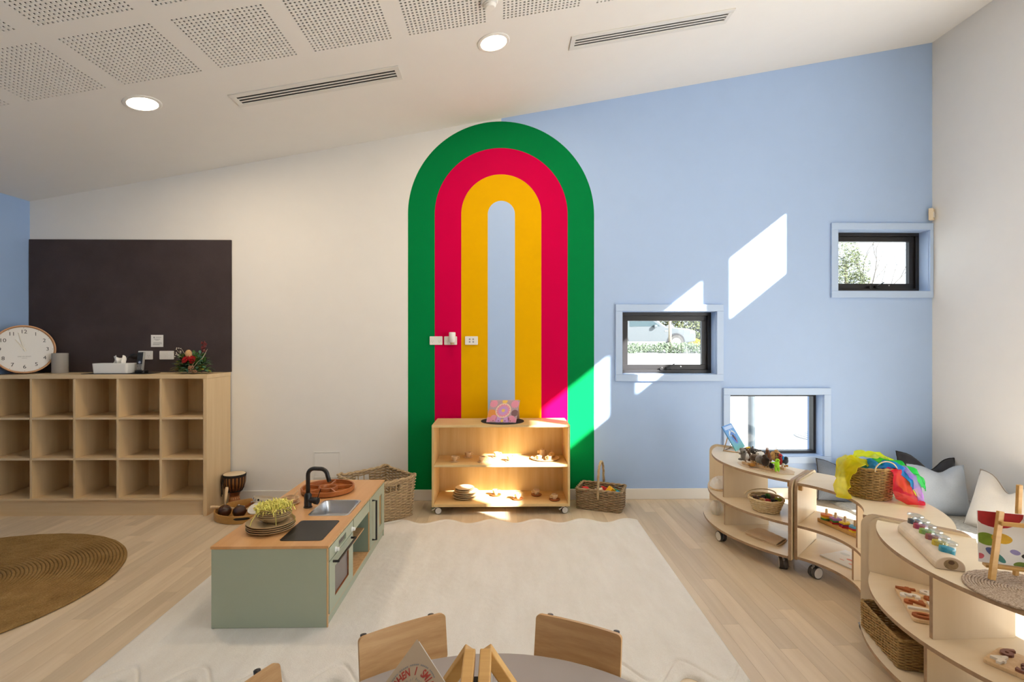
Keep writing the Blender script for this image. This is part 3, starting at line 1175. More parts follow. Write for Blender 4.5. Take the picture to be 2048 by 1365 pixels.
# tea set tray
tx, ty = .375, 4.53
tea = plain('sunny_toy_wood', (.74, .47, .17, 1), .5, var=.1)  # stronger yellow-brown than the other toy wood
t = thing('tea_tray', 'round wooden tea tray on the right of the upper trolley shelf', 'tray', (tx, ty, US))
MB().lathe([(0, 0), (.105, 0), (.128, .010), (.124, .012), (.103, .004), (0, .004)], (tx, ty, US), 40).build('tray_plate', MT['toywood'], t, smooth=True)
t = thing('toy_teapot', 'tall wooden toy coffee pot at the back of the tea tray', 'teapot', (tx - .018, ty + .06, US + .005))
c = (tx - .018, ty + .06, US + .005)
MB().lathe([(0, 0), (.026, 0), (.028, .004), (.023, .060), (.024, .064), (0, .066)], c, 24).build('pot_body', MT['toywood'], t, smooth=True)
MB().lathe([(.012, .064), (.012, .070), (.005, .074), (.007, .080), (0, .084)], c, 16).build('lid', MT['toywood'], t, smooth=True)
MB().prism([(c[0] - .022, c[1] - .006), (c[0] - .045, c[1] - .004), (c[0] - .045, c[1] + .004), (c[0] - .022, c[1] + .006)], c[2] + .030, c[2] + .056).build('spout', tea, t, bevel=.003)
MB().tube([(c[0] + .023, c[1], c[2] + .055), (c[0] + .045, c[1], c[2] + .054), (c[0] + .043, c[1], c[2] + .026), (c[0] + .026, c[1], c[2] + .014)], .0045, 8).build('handle', MT['toywood'], t, smooth='all')
c = (tx + .062, ty + .045, US + .005)
t = thing('toy_sugar_bowl', 'round wooden toy sugar bowl with knob lid on the tea tray', 'sugar bowl', c)
MB().lathe([(0, 0), (.018, 0), (.029, .014), (.027, .030), (.018, .038), (0, .04)], c, 24).build('bowl_body', tea, t, smooth=True)
MB().lathe([(.017, .038), (.008, .045), (.006, .048), (.009, .054), (0, .058)], c, 16).build('lid', MT['toywood'], t, smooth=True)
for dx, dy, lab in ((-.055, -.075, 'little wooden cup at the front left of the tea tray'), (.030, -.085, 'little wooden cup at the front right of the tea tray')):
    c = (tx + dx, ty + dy, US + .0065)
    t = thing('tea_cup', lab, 'cup', c, 0, 'cups of the wooden tea set')
    MB().lathe([(0, 0), (.024, 0), (.034, .006), (.032, .007), (0, .004)], c, 24).build('saucer', MT['toywood'], t, smooth=True)
    MB().lathe([(0, .005), (.017, .005), (.021, .038), (.019, .038), (.015, .009), (0, .009)], c, 24).build('cup_body', MT['toywood'], t, smooth=True)
    MB().tube([(c[0] - .018, c[1], c[2] + .033), (c[0] - .034, c[1], c[2] + .031), (c[0] - .033, c[1], c[2] + .018), (c[0] - .017, c[1], c[2] + .014)], .0035, 8).build('handle', tea, t, smooth='all')

# plates stacked on the lower shelf
px_, py_ = -.317, 4.50
pc = plain('cream_plate_with_speckle', (.70, .56, .36, 1), .45, var=.1, vscale=60)
labs = ['lowest', 'second from bottom', 'third from bottom', 'fourth from bottom']
prof = lambda r: [(0, 0), (r * .55, 0), (r * .6, .003), (r * .95, .015), (r, .019), (r * .98, .021), (r * .9, .017), (r * .58, .006), (0, .005)]
for i, lab in enumerate(labs):
    c = (px_ + (.01 if i % 2 else 0), py_, LS + i * .0135)
    tag(MB().lathe(prof(.112 - .002 * i), c, 40).build('toy_plate', pc, smooth=True), 'cream plate in the lower shelf stack, ' + lab, 'plate', 'plates stacked on the trolley')
for i, lab in enumerate(('lower', 'topmost')):
    c = (px_ - .005, py_ - .005, LS + .058 + i * .014)
    tag(MB().lathe(prof(.082), c, 40).build('toy_dish', pc, smooth=True), 'smaller cream dish on the trolley plate stack, ' + lab + ' of two', 'dish', 'dishes on the plate stack')

# round black mat and the tented book
tag(MB().lathe([(0, 0), (.187, 0), (.187, .004), (0, .004)], (.004, 4.52, .7475), 56).build('round_mat', plain('black_felt', (.018, .017, .018, 1), .9, var=.2)), 'round black mat on top of the pine trolley', 'mat')
bz = .7525
t = thing('board_book', 'pink and orange board book standing tented on the black mat', 'book', (0, 4.52, bz))
A0, A1 = Vector((-.135, 4.43, bz)), Vector((.118, 4.405, bz))
T0, T1 = Vector((-.098, 4.515, bz + .178)), Vector((.145, 4.495, bz + .180))
FX = (A1 - A0)
FM = frame(A0, FX, T0 - A0)
wb, hb = FX.length, (T0 - A0).length
sh = (T0 - A0).dot(FX.normalized())


def BK(m=None):
    m_ = MB()
    m_.M = FM
    return m_


cov = plain('book_cover_mauve_grey', (.43, .30, .34, 1), .5, var=.12, vscale=12)
def skew(x, y):
    return (x + sh * y / hb, y)
BK().prism([skew(0, 0), skew(wb, 0), skew(wb, hb), skew(0, hb)], -.006, 0).build('front_cover', cov, t)
Bk = [Vector((.155, 4.615, bz)), Vector((-.07, 4.635, bz))]
m_ = MB()
m_.add([T0, T1, Bk[0], Bk[1]], [(0, 1, 2, 3)])
m_.build('back_cover', plain('book_back_peach', (.72, .45, .30, 1), .5), t, solid=.005)
pal = {'p': (.72, .27, .38, 1), 'l': (.55, .30, .60, 1), 'o': (.72, .27, .05, 1), 'y': (.80, .52, .10, 1), 'c': (.78, .58, .42, 1), 'b': (.18, .09, .10, 1)}
pm_ = {k: plain('print_' + k, v, .5, var=.06) for k, v in pal.items()}


def disc(cx, cy, r, key, lvl, petals=0, nm='cover_print'):
    n = 40
    pts = []
    for i in range(n):
        a = 2 * PI * i / n
        rr = r * (1 + (.12 * math.cos(a * petals) if petals else 0))
        x, y = skew(cx * wb + rr * math.cos(a), cy * hb + rr * math.sin(a))
        pts.append((min(max(x, sh * y / hb + .001), wb + sh * y / hb - .001), min(max(y, .001), hb - .001)))
    BK().prism(pts, .0002, .0003 + .0003 * lvl).build(nm, pm_[key], t)


disc(.12, .32, .050, 'o', 0)
disc(.14, .83, .033, 'p', 1, 12)
disc(.86, .82, .034, 'p', 1, 12)
disc(.50, .95, .022, 'y', 1, 10)
disc(.90, .42, .030, 'b', 0)
disc(.50, .53, .066, 'c', 2)
disc(.50, .53, .056, 'p', 3, 24)
disc(.50, .53, .040, 'l', 4)
disc(.50, .53, .014, 'y', 5, 8)
for cx, cy, r, k_ in ((.06, .12, .022, 'p'), (.22, .18, .030, 'p'), (.38, .12, .026, 'l'), (.52, .08, .012, 'y'), (.66, .12, .028, 'l'), (.82, .16, .030, 'p'), (.95, .10, .020, 'p')):
    disc(cx, cy, r, k_, 1)
for cx in (.22, .40, .62, .80):
    disc(cx, .07, .005, 'b', 3)

# ================================================================== BASKETS
wick1, wick2 = (.60, .45, .27, 1), (.34, .235, .125, 1)
MT['wicker'] = strands('willow_wicker', wick1, wick2, 45)
MT['wicker_dk'] = strands('dark_willow_wicker', (.46, .33, .20, 1), (.22, .145, .08, 1), 45)
MT['seagrass'] = strands('seagrass_cord', (.50, .32, .13, 1), (.24, .135, .045, 1), 90)
MT['palebasket'] = strands('pale_palm_weave', (.82, .67, .43, 1), (.60, .44, .23, 1), 60)


def perim(poly, n):
    """n points evenly along a closed polygon with outward normals"""
    L = []
    m = len(poly)
    for i in range(m):
        L.append((Vector(poly[(i + 1) % m]) - Vector(poly[i])).length)
    tot = sum(L)
    out = []
    for k in range(n):
        d = tot * k / n
        i = 0
        while d > L[i] and i < m - 1:
            d -= L[i]
            i += 1
        a, b = Vector(poly[i]), Vector(poly[(i + 1) % m])
        tt = (b - a) / max(L[i], 1e-9)
        p = a + tt * d
        out.append((p, Vector((tt.y, -tt.x))))
    return out


def weave(name, label, cat, base_pt, bot, top, h, rows, stakes, rr, mat, rim_r, skip=None, rim=True, bot_mat=None, rimz=None):
    """woven basket: one loop of rod per row, in and out around the stakes"""
    t = thing(name, label, cat, base_pt)
    z0 = base_pt[2]
    n = stakes * 4
    body = MB()
    for r_ in range(rows):
        f_ = (r_ + .5) / rows
        poly = [tuple(Vector(b) * (1 - f_) + Vector(a) * f_) for b, a in zip(bot, top)]
        P = perim(poly, n)
        z = z0 + .004 + f_ * (h - .006)
        pts = []
        for k, (p, nn) in enumerate(P):
            off = math.sin(2 * PI * k / 8 + (PI if r_ % 2 else 0)) * rr * .95
            zz = z + (rimz(p) * f_ if rimz else 0)
            pts.append((p.x + nn.x * off, p.y + nn.y * off, zz + .15 * rr * math.sin(k * 1.7 + r_)))
        if skip:
            seg, run = [], []
            for q in pts + pts[:1]:
                if skip(q, f_):
                    if len(run) > 2:
                        seg.append(run)
                    run = []
                else:
                    run.append(q)
            if len(run) > 2:
                seg.append(run)
            for s_ in seg:
                body.tube(s_, rr, 5, up=(0, 0, 1))
        else:
            body.tube(pts, rr, 5, True, up=(0, 0, 1))
    o = body.build('woven_sides', mat, t, smooth='all')
    o['kind'] = 'stuff'
    mb = MB()
    Pb, Pt = perim(bot, stakes), perim(top, stakes)
    for (a, _), (b, _) in zip(Pb, Pt):
        zz = z0 + h + (rimz(b) if rimz else 0)
        if skip and skip((b.x, b.y, zz - .03), .9):
            zz = z0 + h * .73
        mb.tube([(a.x, a.y, z0 + .002), (b.x * .5 + a.x * .5, b.y * .5 + a.y * .5, (z0 + zz) / 2), (b.x, b.y, zz)], rr * .8, 5)
    mb.build('stakes', mat, t, smooth='all')['kind'] = 'stuff'
    MB().prism([tuple(Vector(p)) for p in bot], z0 + .001, z0 + .006).build('base', mat, t)
    if rim:
        P = perim(top, stakes * 4)
        for s_ in (0, PI):
            mb = MB()
            pts = []
            for k, (p, nn) in enumerate(P):
                a = 2 * PI * k / 10 + s_
                o_ = math.cos(a) * rim_r * .8
                zz = z0 + h + (rimz(p) if rimz else 0)
                pts.append((p.x + nn.x * o_, p.y + nn.y * o_, zz + math.sin(a) * rim_r * .6))
            mb.tube(pts, rim_r, 6, True, up=(0, 0, 1))
            mb.build('rim_strand', mat, t, smooth='all')
    return t


def poly_in(corners, r=.03, n=4):
    """round the corners of a convex polygon"""
    out = []
    m = len(corners)
    for i in range(m):
        p, a, b = Vector(corners[i]), Vector(corners[i - 1]), Vector(corners[(i + 1) % m])
        u, w = (a - p).normalized(), (b - p).normalized()
        for k in range(n + 1):
            q = k / n
            out.append(tuple(p + u * r * (1 - q) ** 2 + w * r * q ** 2))
    return out


# big square willow basket, standing on its corner between kitchen and trolley
cB = Vector((-1.037, 4.327))
tops = [(-.708, 4.32), (-1.035, 4.664), (-1.366, 4.335), (-1.040, 3.990)]
tops = tops[::-1]
# order must be clockwise for outward normals
def cw(poly):
    a = sum((poly[(i + 1) % len(poly)][0] - poly[i][0]) * (poly[(i + 1) % len(poly)][1] + poly[i][1]) for i in range(len(poly)))
    return list(poly) if a < 0 else list(poly)[::-1]


tops = cw(tops)
bots = [tuple(cB + (Vector(p) - cB) * .90) for p in tops]


def hand_gap(q, f_):
    # hand holes near the rim in the right-front and back-left sides
    if not (.74 < f_ < .90):
        return False
    for c_ in ((-.874, 4.155), (-1.200, 4.500)):
        if (Vector((q[0], q[1])) - Vector(c_)).length < .062:
            return True
    return False


weave('wicker_basket', 'large square willow basket standing behind the play kitchen', 'basket', (cB.x, cB.y, .0), poly_in(bots), poly_in(tops), .325, 27, 34, .0062, MT['wicker'], .009, hand_gap, rimz=lambda p: .012 if (Vector((p[0], p[1])) - cB).length > .3 else 0)

# small basket with hoop handle and blocks
q0, q1, q2 = Vector((.642, 4.470)), Vector((.990, 4.330)), Vector((1.082, 4.560))
q3 = q0 + (q2 - q1)
cs = (q0 + q1 + q2 + q3) / 4
bots = cw([tuple(q) for q in (q0, q1, q2, q3)])
tops = [tuple(cs + (Vector(p) - cs) * 1.03) for p in bots]
t = weave('handled_basket', 'small rectangular willow basket with hoop handle, holding coloured blocks', 'basket', (cs.x, cs.y, 0), poly_in(bots, .02), poly_in(tops, .02), .172, 16, 30, .0056, MT['wicker_dk'], .008)
mf, mbk = (q0 + q1) / 2, (q2 + q3) / 2
e = (mf - mbk).normalized() * .012
pts = [(mf.x + e.x, mf.y + e.y, .10), (mf.x + e.x, mf.y + e.y, .20)]
for k in range(9):
    a = PI * k / 8
    m_ = cs + (mf - mbk) / 2 * math.cos(a)
    pts.append((m_.x, m_.y, .21 + .185 * math.sin(a) ** .8))
pts += [(mbk.x - e.x, mbk.y - e.y, .20), (mbk.x - e.x, mbk.y - e.y, .10)]
fine = []
for i in range(len(pts) - 1):
    for k in range(5):
        fine.append(Vector(pts[i]).lerp(Vector(pts[i + 1]), k / 5))
hd = None
for s_ in (0, 2 * PI / 3, 4 * PI / 3):
    mb = MB()
    mb.tube([p + Vector((math.cos(i * .5 + s_) * .005, math.sin(i * .5 + s_) * .005, math.sin(i * .5 + s_) * .003)) for i, p in enumerate(fine)], .0065, 6)
    mb.build('handle_strand', MT['wicker'], t, smooth='all')
bcol = {'red': (.62, .02, .02, 1), 'yellow': (.85, .45, .01, 1), 'orange': (.72, .20, .02, 1), 'blue': (.03, .25, .42, 1), 'green': (.03, .25, .08, 1), 'natural': (.74, .62, .42, 1), 'grey': (.25, .30, .36, 1)}
BM = {k: plain('block_' + k, v, .45) for k, v in bcol.items()}
ex, ey = (q1 - q0).normalized(), (q3 - q0).normalized()
for (u, v, z, sz, col, rot, lab) in ((.05, .12, .135, (.06, .045, .045), 'red', (20, 10, 25), 'red wooden block at the left end of the small basket'),
                                     (.13, .10, .130, (.16, .05, .03), 'natural', (5, -18, -18), 'plain wooden plank lying in the small basket'),
                                     (.21, .16, .140, (.07, .05, .05), 'red', (15, 20, 60), 'red wooden block in the middle of the small basket'),
                                     (.22, .08, .130, (.06, .04, .04), 'grey', (10, 0, 0), 'grey-blue wooden block by the handle of the basket'),
                                     (.27, .12, .150, (.05, .05, .06), 'yellow', (25, 30, 40), 'yellow wooden block on top in the small basket'),
                                     (.285, .07, .130, (.06, .05, .04), 'orange', (10, 15, 10), 'orange wooden block right of the basket handle'),
                                     (.32, .15, .130, (.06, .05, .05), 'green', (0, 25, 35), 'green wooden block at the right of the small basket'),
                                     (.335, .10, .132, (.05, .045, .045), 'blue', (20, 0, 55), 'blue wooden block at the right end of the basket')):
    p = q0 + ex * u + ey * v
    mb = MB().obox((p.x, p.y, z), sz, tuple(R(a) for a in rot))
    tag(mb.build('toy_block', BM[col], bevel=.004), lab, 'block', 'wooden blocks in the small basket')
mb = MB()
for i in range(28):
    u, v = rf.uniform(.03, .34), rf.uniform(.03, .26)
    p = q0 + ex * u + ey * v
    mb.obox((p.x, p.y, rf.uniform(.03, .10)), (.05, .05, .05), (rf.uniform(0, 3), rf.uniform(0, 3), 0))
o = tag(mb.build('block_filling', BM['natural']), 'plain wooden blocks filling the bottom of the small basket', 'blocks')
o['kind'] = 'stuff'

# ================================================================== RUGS
def rug_near(x):
    return 2.135 + .075 * math.sin(2 * PI * (x + 1.49) / .308 + PI / 2) * -1


def rug_far(x):
    return 4.145 + .045 * math.cos(2 * PI * (x + .80) / .36)


RX0, RX1 = -1.80, 1.09
RT = .020


def rug_pt(u, v):
    xm = RX0 + (RX1 - RX0) * u
    y0, y1 = rug_near(xm), rug_far(xm)
    y = y0 + (y1 - y0) * v
    x = xm - .035 * (1 - v) * u + .03 * (1 - v) * (1 - u)
    de = min(u * (RX1 - RX0), (1 - u) * (RX1 - RX0), v * (y1 - y0), (1 - v) * (y1 - y0))
    h = RT * min(1, math.sqrt(max(de, 0) / .035 * (2 - min(de / .035, 1)))) if de < .035 else RT
    # carved wavy line a hand's width inside both wavy ends
    g = min(abs(v * (y1 - y0) - .10), abs((1 - v) * (y1 - y0) - .055))
    h -= .009 * math.exp(-(g / .011) ** 2)
    n = noise.noise(Vector((x * 9, y * 9, 0))) * .0018 + noise.noise(Vector((x * 45, y * 30, 3))) * .0013
    return (x, y, max(h + n * (1 if de > .02 else .3), .0008))


mb = MB()
mb.grid(rug_pt, 330, 300)
MT['rug'] = None
m, nt, b = newmat('cream_wool_pile')
b.inputs['Roughness'].default_value = 0.95
b.inputs['Sheen Weight'].default_value = 0.3
b.inputs['Specular IOR Level'].default_value = 0.1
v = coords(nt)
v2 = coords(nt, (9, 2.5, 9))
n1 = noise_node(nt, v, 160, 5, .75)
n2 = noise_node(nt, v2, 1.2, 4, .6)
mx = nt.nodes.new('ShaderNodeMath')
mx.operation = 'MULTIPLY_ADD'
mx.inputs[1].default_value = .45
nt.links.new(n1.outputs['Fac'], mx.inputs[0])
m2 = nt.nodes.new('ShaderNodeMath')
m2.operation = 'MULTIPLY'
m2.inputs[1].default_value = .55
nt.links.new(n2.outputs['Fac'], m2.inputs[0])
nt.links.new(m2.outputs[0], mx.inputs[2])
r = ramp(nt, mx.outputs[0], [(.3, (.71, .665, .60, 1)), (.68, (.84, .81, .755, 1))])
nt.links.new(r.outputs[0], b.inputs['Base Color'])
bump(nt, b, n1.outputs['Fac'], .7, .004)
rug = mb.build('wool_rug', m, smooth='all')
tag(rug, 'large cream wool rug with wavy ends under the play kitchen', 'rug')

# round braided jute rug
JC = Vector((-3.265, 3.03))
m, nt, b = newmat('jute_braid')
b.inputs['Roughness'].default_value = .9
b.inputs['Specular IOR Level'].default_value = .15
v = coords(nt)
n1 = noise_node(nt, v, 130, 5, .8)
n2 = noise_node(nt, v, 6, 3)
mx = nt.nodes.new('ShaderNodeMath')
mx.operation = 'MULTIPLY_ADD'
mx.inputs[1].default_value = .65
nt.links.new(n1.outputs['Fac'], mx.inputs[0])
m2 = nt.nodes.new('ShaderNodeMath')
m2.operation = 'MULTIPLY'
m2.inputs[1].default_value = .35
nt.links.new(n2.outputs['Fac'], m2.inputs[0])
nt.links.new(m2.outputs[0], mx.inputs[2])
r = ramp(nt, mx.outputs[0], [(.32, (.17, .092, .028, 1)), (.55, (.34, .205, .072, 1)), (.75, (.56, .38, .16, 1))])
nt.links.new(r.outputs[0], b.inputs['Base Color'])
bump(nt, b, n1.outputs['Fac'], .8, .004)
MT['jute'] = m
t = thing('jute_rug', 'round braided brown jute rug on the floor at the left', 'rug', (JC.x, JC.y, 0))
rings = 46
mb = MB()
for i in range(rings):
    rr = .905 * (i + .6) / rings
    w = .905 / rings / 2 * 1.08
    n = max(24, int(rr * 120))
    pts = []
    for k in range(n):
        a = 2 * PI * k / n
        q = rr * (1 + .010 * noise.noise(Vector((math.cos(a) * 1.5, math.sin(a) * 1.5, 1.0))))
        pts.append((JC.x + q * math.cos(a), JC.y + q * math.sin(a), .0075 + .0012 * math.sin(k * 1.9 + i)))
    mb.tube(pts, w, 6, True, up=(0, 0, 1), flat=.62)
o = mb.build('braid_rings', MT['jute'], t, smooth='all')
o['kind'] = 'stuff'

# ================================================================== PLAY KITCHEN
KX0, KX1, KY0, KY1 = -1.438, -.866, 2.600, 3.830
K0 = RT + .001
KT = .427
t = kit = thing('play_kitchen', 'sage green wooden play kitchen with sink, hob and oven on the rug', 'play kitchen', ((KX0 + KX1) / 2, (KY0 + KY1) / 2, K0))
ply = MT['plyband'] = wood('ply_edge_band', (.66, .42, .21, 1), (.52, .30, .13, 1), 2, .5, 2.0)
# carcass
MB().box(KX0, KX1 - .006, KY0, KY0 + .012, K0, KT - .014).build('end_panel', MT['sage'], t, bevel=.001)
MB().box(KX1 - .0055, KX1, KY0, KY0 + .012, K0, KT - .014).build('edge_band', ply, t)
MB().box(KX0, KX1, KY1 - .012, KY1, K0, KT - .014).build('end_panel', MT['sage'], t, bevel=.001)
MB().box(KX0, KX0 + .010, KY0 + .013, KY1 - .013, K0, KT - .014).build('back_panel', MT['sage'], t)
for y in (3.030, 3.402):
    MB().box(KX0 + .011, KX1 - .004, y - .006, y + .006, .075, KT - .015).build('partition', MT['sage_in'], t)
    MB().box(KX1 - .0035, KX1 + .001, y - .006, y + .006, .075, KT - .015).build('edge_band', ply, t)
MB().box(KX0 + .011, KX1 - .002, KY0 + .013, KY1 - .013, .066, .074).build('floor_board', ply, t)
MB().box(KX1 - .020, KX1 - .006, KY0 + .013, KY1 - .013, K0, .065).build('plinth', MT['sage'], t)
# counter in four pieces around the sink cut-out, one mesh
SX0, SX1, SY0, SY1 = -1.125, -.905, 3.055, 3.335
HX0, HX1, HY0, HY1 = -1.135, -.917, 2.665, 2.965
mb = MB()
for a in ((KX0 - .003, SX0, KY0 - .003, KY1 + .003), (SX1, KX1 + .003, KY0 - .003, KY1 + .003), (SX0, SX1, KY0 - .003, SY0), (SX0, SX1, SY1, KY1 + .003)):
    mb.box(*a, KT - .013, KT)
mb.build('countertop', MT['counter'], t)
MB().box(KX1 + .0032, KX1 + .0045, KY0 - .003, KY1 + .003, KT - .012, KT - .001).build('edge_band', ply, t)
# sink bowl
mb = MB()
cx, cy = (SX0 + SX1) / 2, (SY0 + SY1) / 2
rings_ = [(rrect(SX1 - SX0 + .022, SY1 - SY0 + .022, .034, 6, cx, cy), KT + .0005), (rrect(SX1 - SX0 + .018, SY1 - SY0 + .018, .032, 6, cx, cy), KT + .003), (rrect(SX1 - SX0 - .004, SY1 - SY0 - .004, .03, 6, cx, cy), KT + .002),
          (rrect(SX1 - SX0 - .012, SY1 - SY0 - .012, .03, 6, cx, cy), KT - .012), (rrect(SX1 - SX0 - .03, SY1 - SY0 - .03, .03, 6, cx, cy), KT - .075), (rrect(SX1 - SX0 - .07, SY1 - SY0 - .07, .025, 6, cx, cy), KT - .085)]
v, f = [], []
k = len(rings_[0][0])
for pts, z in rings_:
    v += [(x, y, z) for x, y in pts]
for j in range(len(rings_) - 1):
    for i in range(k):
        f.append((j * k + i, j * k + (i + 1) % k, (j + 1) * k + (i + 1) % k, (j + 1) * k + i))
f.append(tuple((len(rings_) - 1) * k + i for i in range(k)))
mb.add(v, f)
sink = mb.build('sink', MT['steel'], t, smooth=50)
MB().lathe([(0, 0), (.014, 0), (.014, .0015), (0, .0015)], (cx, cy, KT - .0845), 20).build('drain', MT['greyplastic'], sink)
# hob
hob = MB().prism(rrect(HX1 - HX0, HY1 - HY0, .018, 5, (HX0 + HX1) / 2, (HY0 + HY1) / 2), KT + .0003, KT + .002).build('hob_plate', plain('matt_black_hob', (.016, .014, .013, 1), .45, var=.1), t)
# tap
tx, ty = -1.187, 3.205
tap = MB().lathe([(0, 0), (.026, 0), (.026, .005), (.022, .008), (.022, .075), (.019, .082), (.012, .09), (0, .09)], (tx, ty, KT), 28).build('tap_body', MT['blackplastic'], t, smooth=True)
pts = [(tx, ty, KT + .07), (tx, ty, KT + .195)]
for k in range(1, 7):
    a = R(90 * k / 6)
    pts.append((tx + .045 * (1 - math.cos(a)), ty - .002 * k, KT + .195 + .045 * math.sin(a)))
pts.append((tx + .085, ty - .02, KT + .24))
for k in range(1, 7):
    a = R(80 * k / 6)
    pts.append((tx + .085 + .045 * math.sin(a), ty - .02 - .002 * k, KT + .24 - .045 * (1 - math.cos(a))))
pts.append((tx + .142, ty - .034, KT + .165))
MB().tube(pts, .0125, 14).build('spout', MT['blackplastic'], tap, smooth='all')
MB().tube([(tx + .015, ty - .004, KT + .047), (tx + .048, ty - .015, KT + .045)], [.017, .017], 16).tube([(tx + .048, ty - .015, KT + .045), (tx + .068, ty - .02, KT + .043)], [.021, .021], 16).build('lever', MT['blackplastic'], tap, smooth=40)
MB().bar((tx + .06, ty - .018, KT + .05), (tx + .085, ty - .02, KT + .118), .003, .004).build('lever_pin', MT['blackplastic'], tap)
# front panels: x faces the room
FXX = KX1 + .006


def front(y0, y1, z0, z1, holes, nm, m=MT['sage'], x0=KX1 - .006, x1=KX1 + .005, par=None):
    ys_ = sorted({y0, y1} | {h[0] for h in holes} | {h[1] for h in holes})
    m_ = MB()
    for a, b_ in zip(ys_[:-1], ys_[1:]):
        z = z0
        for h in sorted([h for h in holes if h[0] <= (a + b_) / 2 <= h[1]], key=lambda q: q[2]):
            m_.box(x0, x1, a, b_, z, h[2])
            z = h[3]
        m_.box(x0, x1, a, b_, z, z1)
    return m_.build(nm, m, par or t)


front(2.614, 3.022, .345, .410, [(2.760, 2.888, .357, .390)], 'control_panel')
MB().box(KX1 - .010, KX1 - .004, 2.755, 2.893, .352, .395).build('display', plain('dark_display', (.13, .11, .10, 1), .3), t)
door = front(2.614, 3.022, .080, .341, [(2.700, 2.940, .130, .285)], 'oven_door')
glass_dark = plain('smoky_oven_window', (.16, .14, .135, 1), .25, var=.15, vscale=3)
MB().box(KX1 - .012, KX1 - .002, 2.692, 2.948, .122, .293).build('oven_window', glass_dark, door)
MB().box(KX1 - .003, KX1 + .0045, 2.936, 2.940, .130, .285).box(KX1 - .003, KX1 + .0045, 2.700, 2.936, .130, .134).build('window_edge', MT['darkwood'], door)
hx = KX1 + .032
MB().tube([(KX1 + .005, 2.668, .322), (hx, 2.668, .322), (hx, 2.985, .322), (KX1 + .005, 2.985, .322)], .0065, 8).build('handle', MT['blackplastic'], door)
knob = plain('clear_acrylic_knob', (.78, .80, .78, 1), .12, var=.02)
for y in (2.705, 2.995):
    MB().lathe([(0, 0), (.014, 0), (.014, .004), (.010, .008), (.010, .017), (.008, .020), (0, .020)], (KX1 + .005, y, .368), 24, (0, R(90), 0)).build('knob', knob, t, smooth=True)
# open middle bay with a shelf
front(3.038, 3.394, .340, .410, [], 'fascia')
MB().box(KX0 + .012, KX1 - .03, 3.037, 3.395, .222, .232).build('bay_shelf', ply, t)
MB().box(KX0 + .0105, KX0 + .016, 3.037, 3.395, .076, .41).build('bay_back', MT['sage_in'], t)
# cupboard
cd = front(3.410, 3.816, .080, .410, [(3.672, 3.745, .136, .352)], 'cupboard_door')
MB().box(KX1 - .014, KX1 - .004, 3.665, 3.752, .13, .36).build('slot_backing', MT['traywood'], cd)
MB().tube([(KX1 + .005, 3.47, .385), (hx, 3.47, .385), (hx, 3.47, .125), (KX1 + .005, 3.47, .125)], .0065, 8).build('handle', MT['blackplastic'], cd)

# bowls inside the middle bay
bowlm = plain('tan_bamboo_ware', (.46, .33, .17, 1), .5, var=.08)
bowle = plain('pale_bowl_rim', (.66, .54, .38, 1), .5, var=.05)


def bowl_prof(r, h, th=.003):
    return [(0, 0), (r * .5, 0), (r * .62, h * .15), (r * .93, h * .7), (r * .985, h * .87), (r + .0015, h * .89), (r + .002, h), (r - th, h), (r * .93 - th, h * .72), (r * .6, h * .22), (0, h * .15)]


for i, lab in enumerate(('lowest', 'middle', 'topmost')):
    tag(MB().lathe(bowl_prof(.055, .034), (-.955, 3.115, .0745 + i * .018), 32).build('toy_bowl', bowlm, smooth=True), 'small tan bowl stacked inside the kitchen bay, ' + lab, 'bowl', 'bowls in the kitchen bay')

# stacked plates and bowls with paper straw on the counter
pcx, pcy = -1.250, 2.835
prof2 = lambda r: [(0, 0), (r * .72, 0), (r * .8, .003), (r * .97, .012), (r, .0165), (r * .985, .018), (r * .95, .014), (r * .78, .006), (0, .005)]
for i, lab in enumerate(('lowest', 'second from bottom', 'third from bottom', 'topmost')):
    tag(MB().lathe(prof2(.124), (pcx + .002 * (i % 2), pcy, KT + .0003 + i * .0105), 48).build('kitchen_plate', bowlm, smooth=True), 'round tan plate stacked on the kitchen counter, ' + lab, 'plate', 'plates on the kitchen counter')
bz0 = KT + .0385
for i, lab in enumerate(('lowest', 'second from bottom', 'third from bottom', 'fourth from bottom', 'topmost')):
    tag(MB().lathe(bowl_prof(.088, .040), (pcx + .010, pcy + .018, bz0 + i * .0105), 44).build('kitchen_bowl', bowlm, smooth=True), 'round tan bowl stacked on the counter plates, ' + lab, 'bowl', 'bowls on the kitchen counter')
rs = random.Random(9)
mb = MB()
sc_ = Vector((pcx + .010, pcy + .018, bz0 + .068))
for i in range(420):
    a, q = rs.uniform(0, 2 * PI), math.sqrt(rs.random())
    p = sc_ + Vector((math.cos(a) * q * .092, math.sin(a) * q * .092, rs.uniform(-.004, .042) * (1 - .6 * q * q)))
    d = Vector((rs.uniform(-1, 1), rs.uniform(-1, 1), rs.uniform(-.5, .5))).normalized()
    s_ = d.cross(Vector((0, 0, 1))).normalized() if abs(d.z) < .95 else Vector((1, 0, 0))
    ln, w = rs.uniform(.03, .065), .0048
    n_ = s_.cross(d)
    pts = []
    for k in range(6):
        c_ = p + d * ln * (k / 5 - .5) + n_ * .008 * math.sin(k * 1.6 + i)
        pts += [c_ - s_ * w / 2, c_ + s_ * w / 2]
    mb.add(pts, [(2 * k, 2 * k + 1, 2 * k + 3, 2 * k + 2) for k in range(5)])
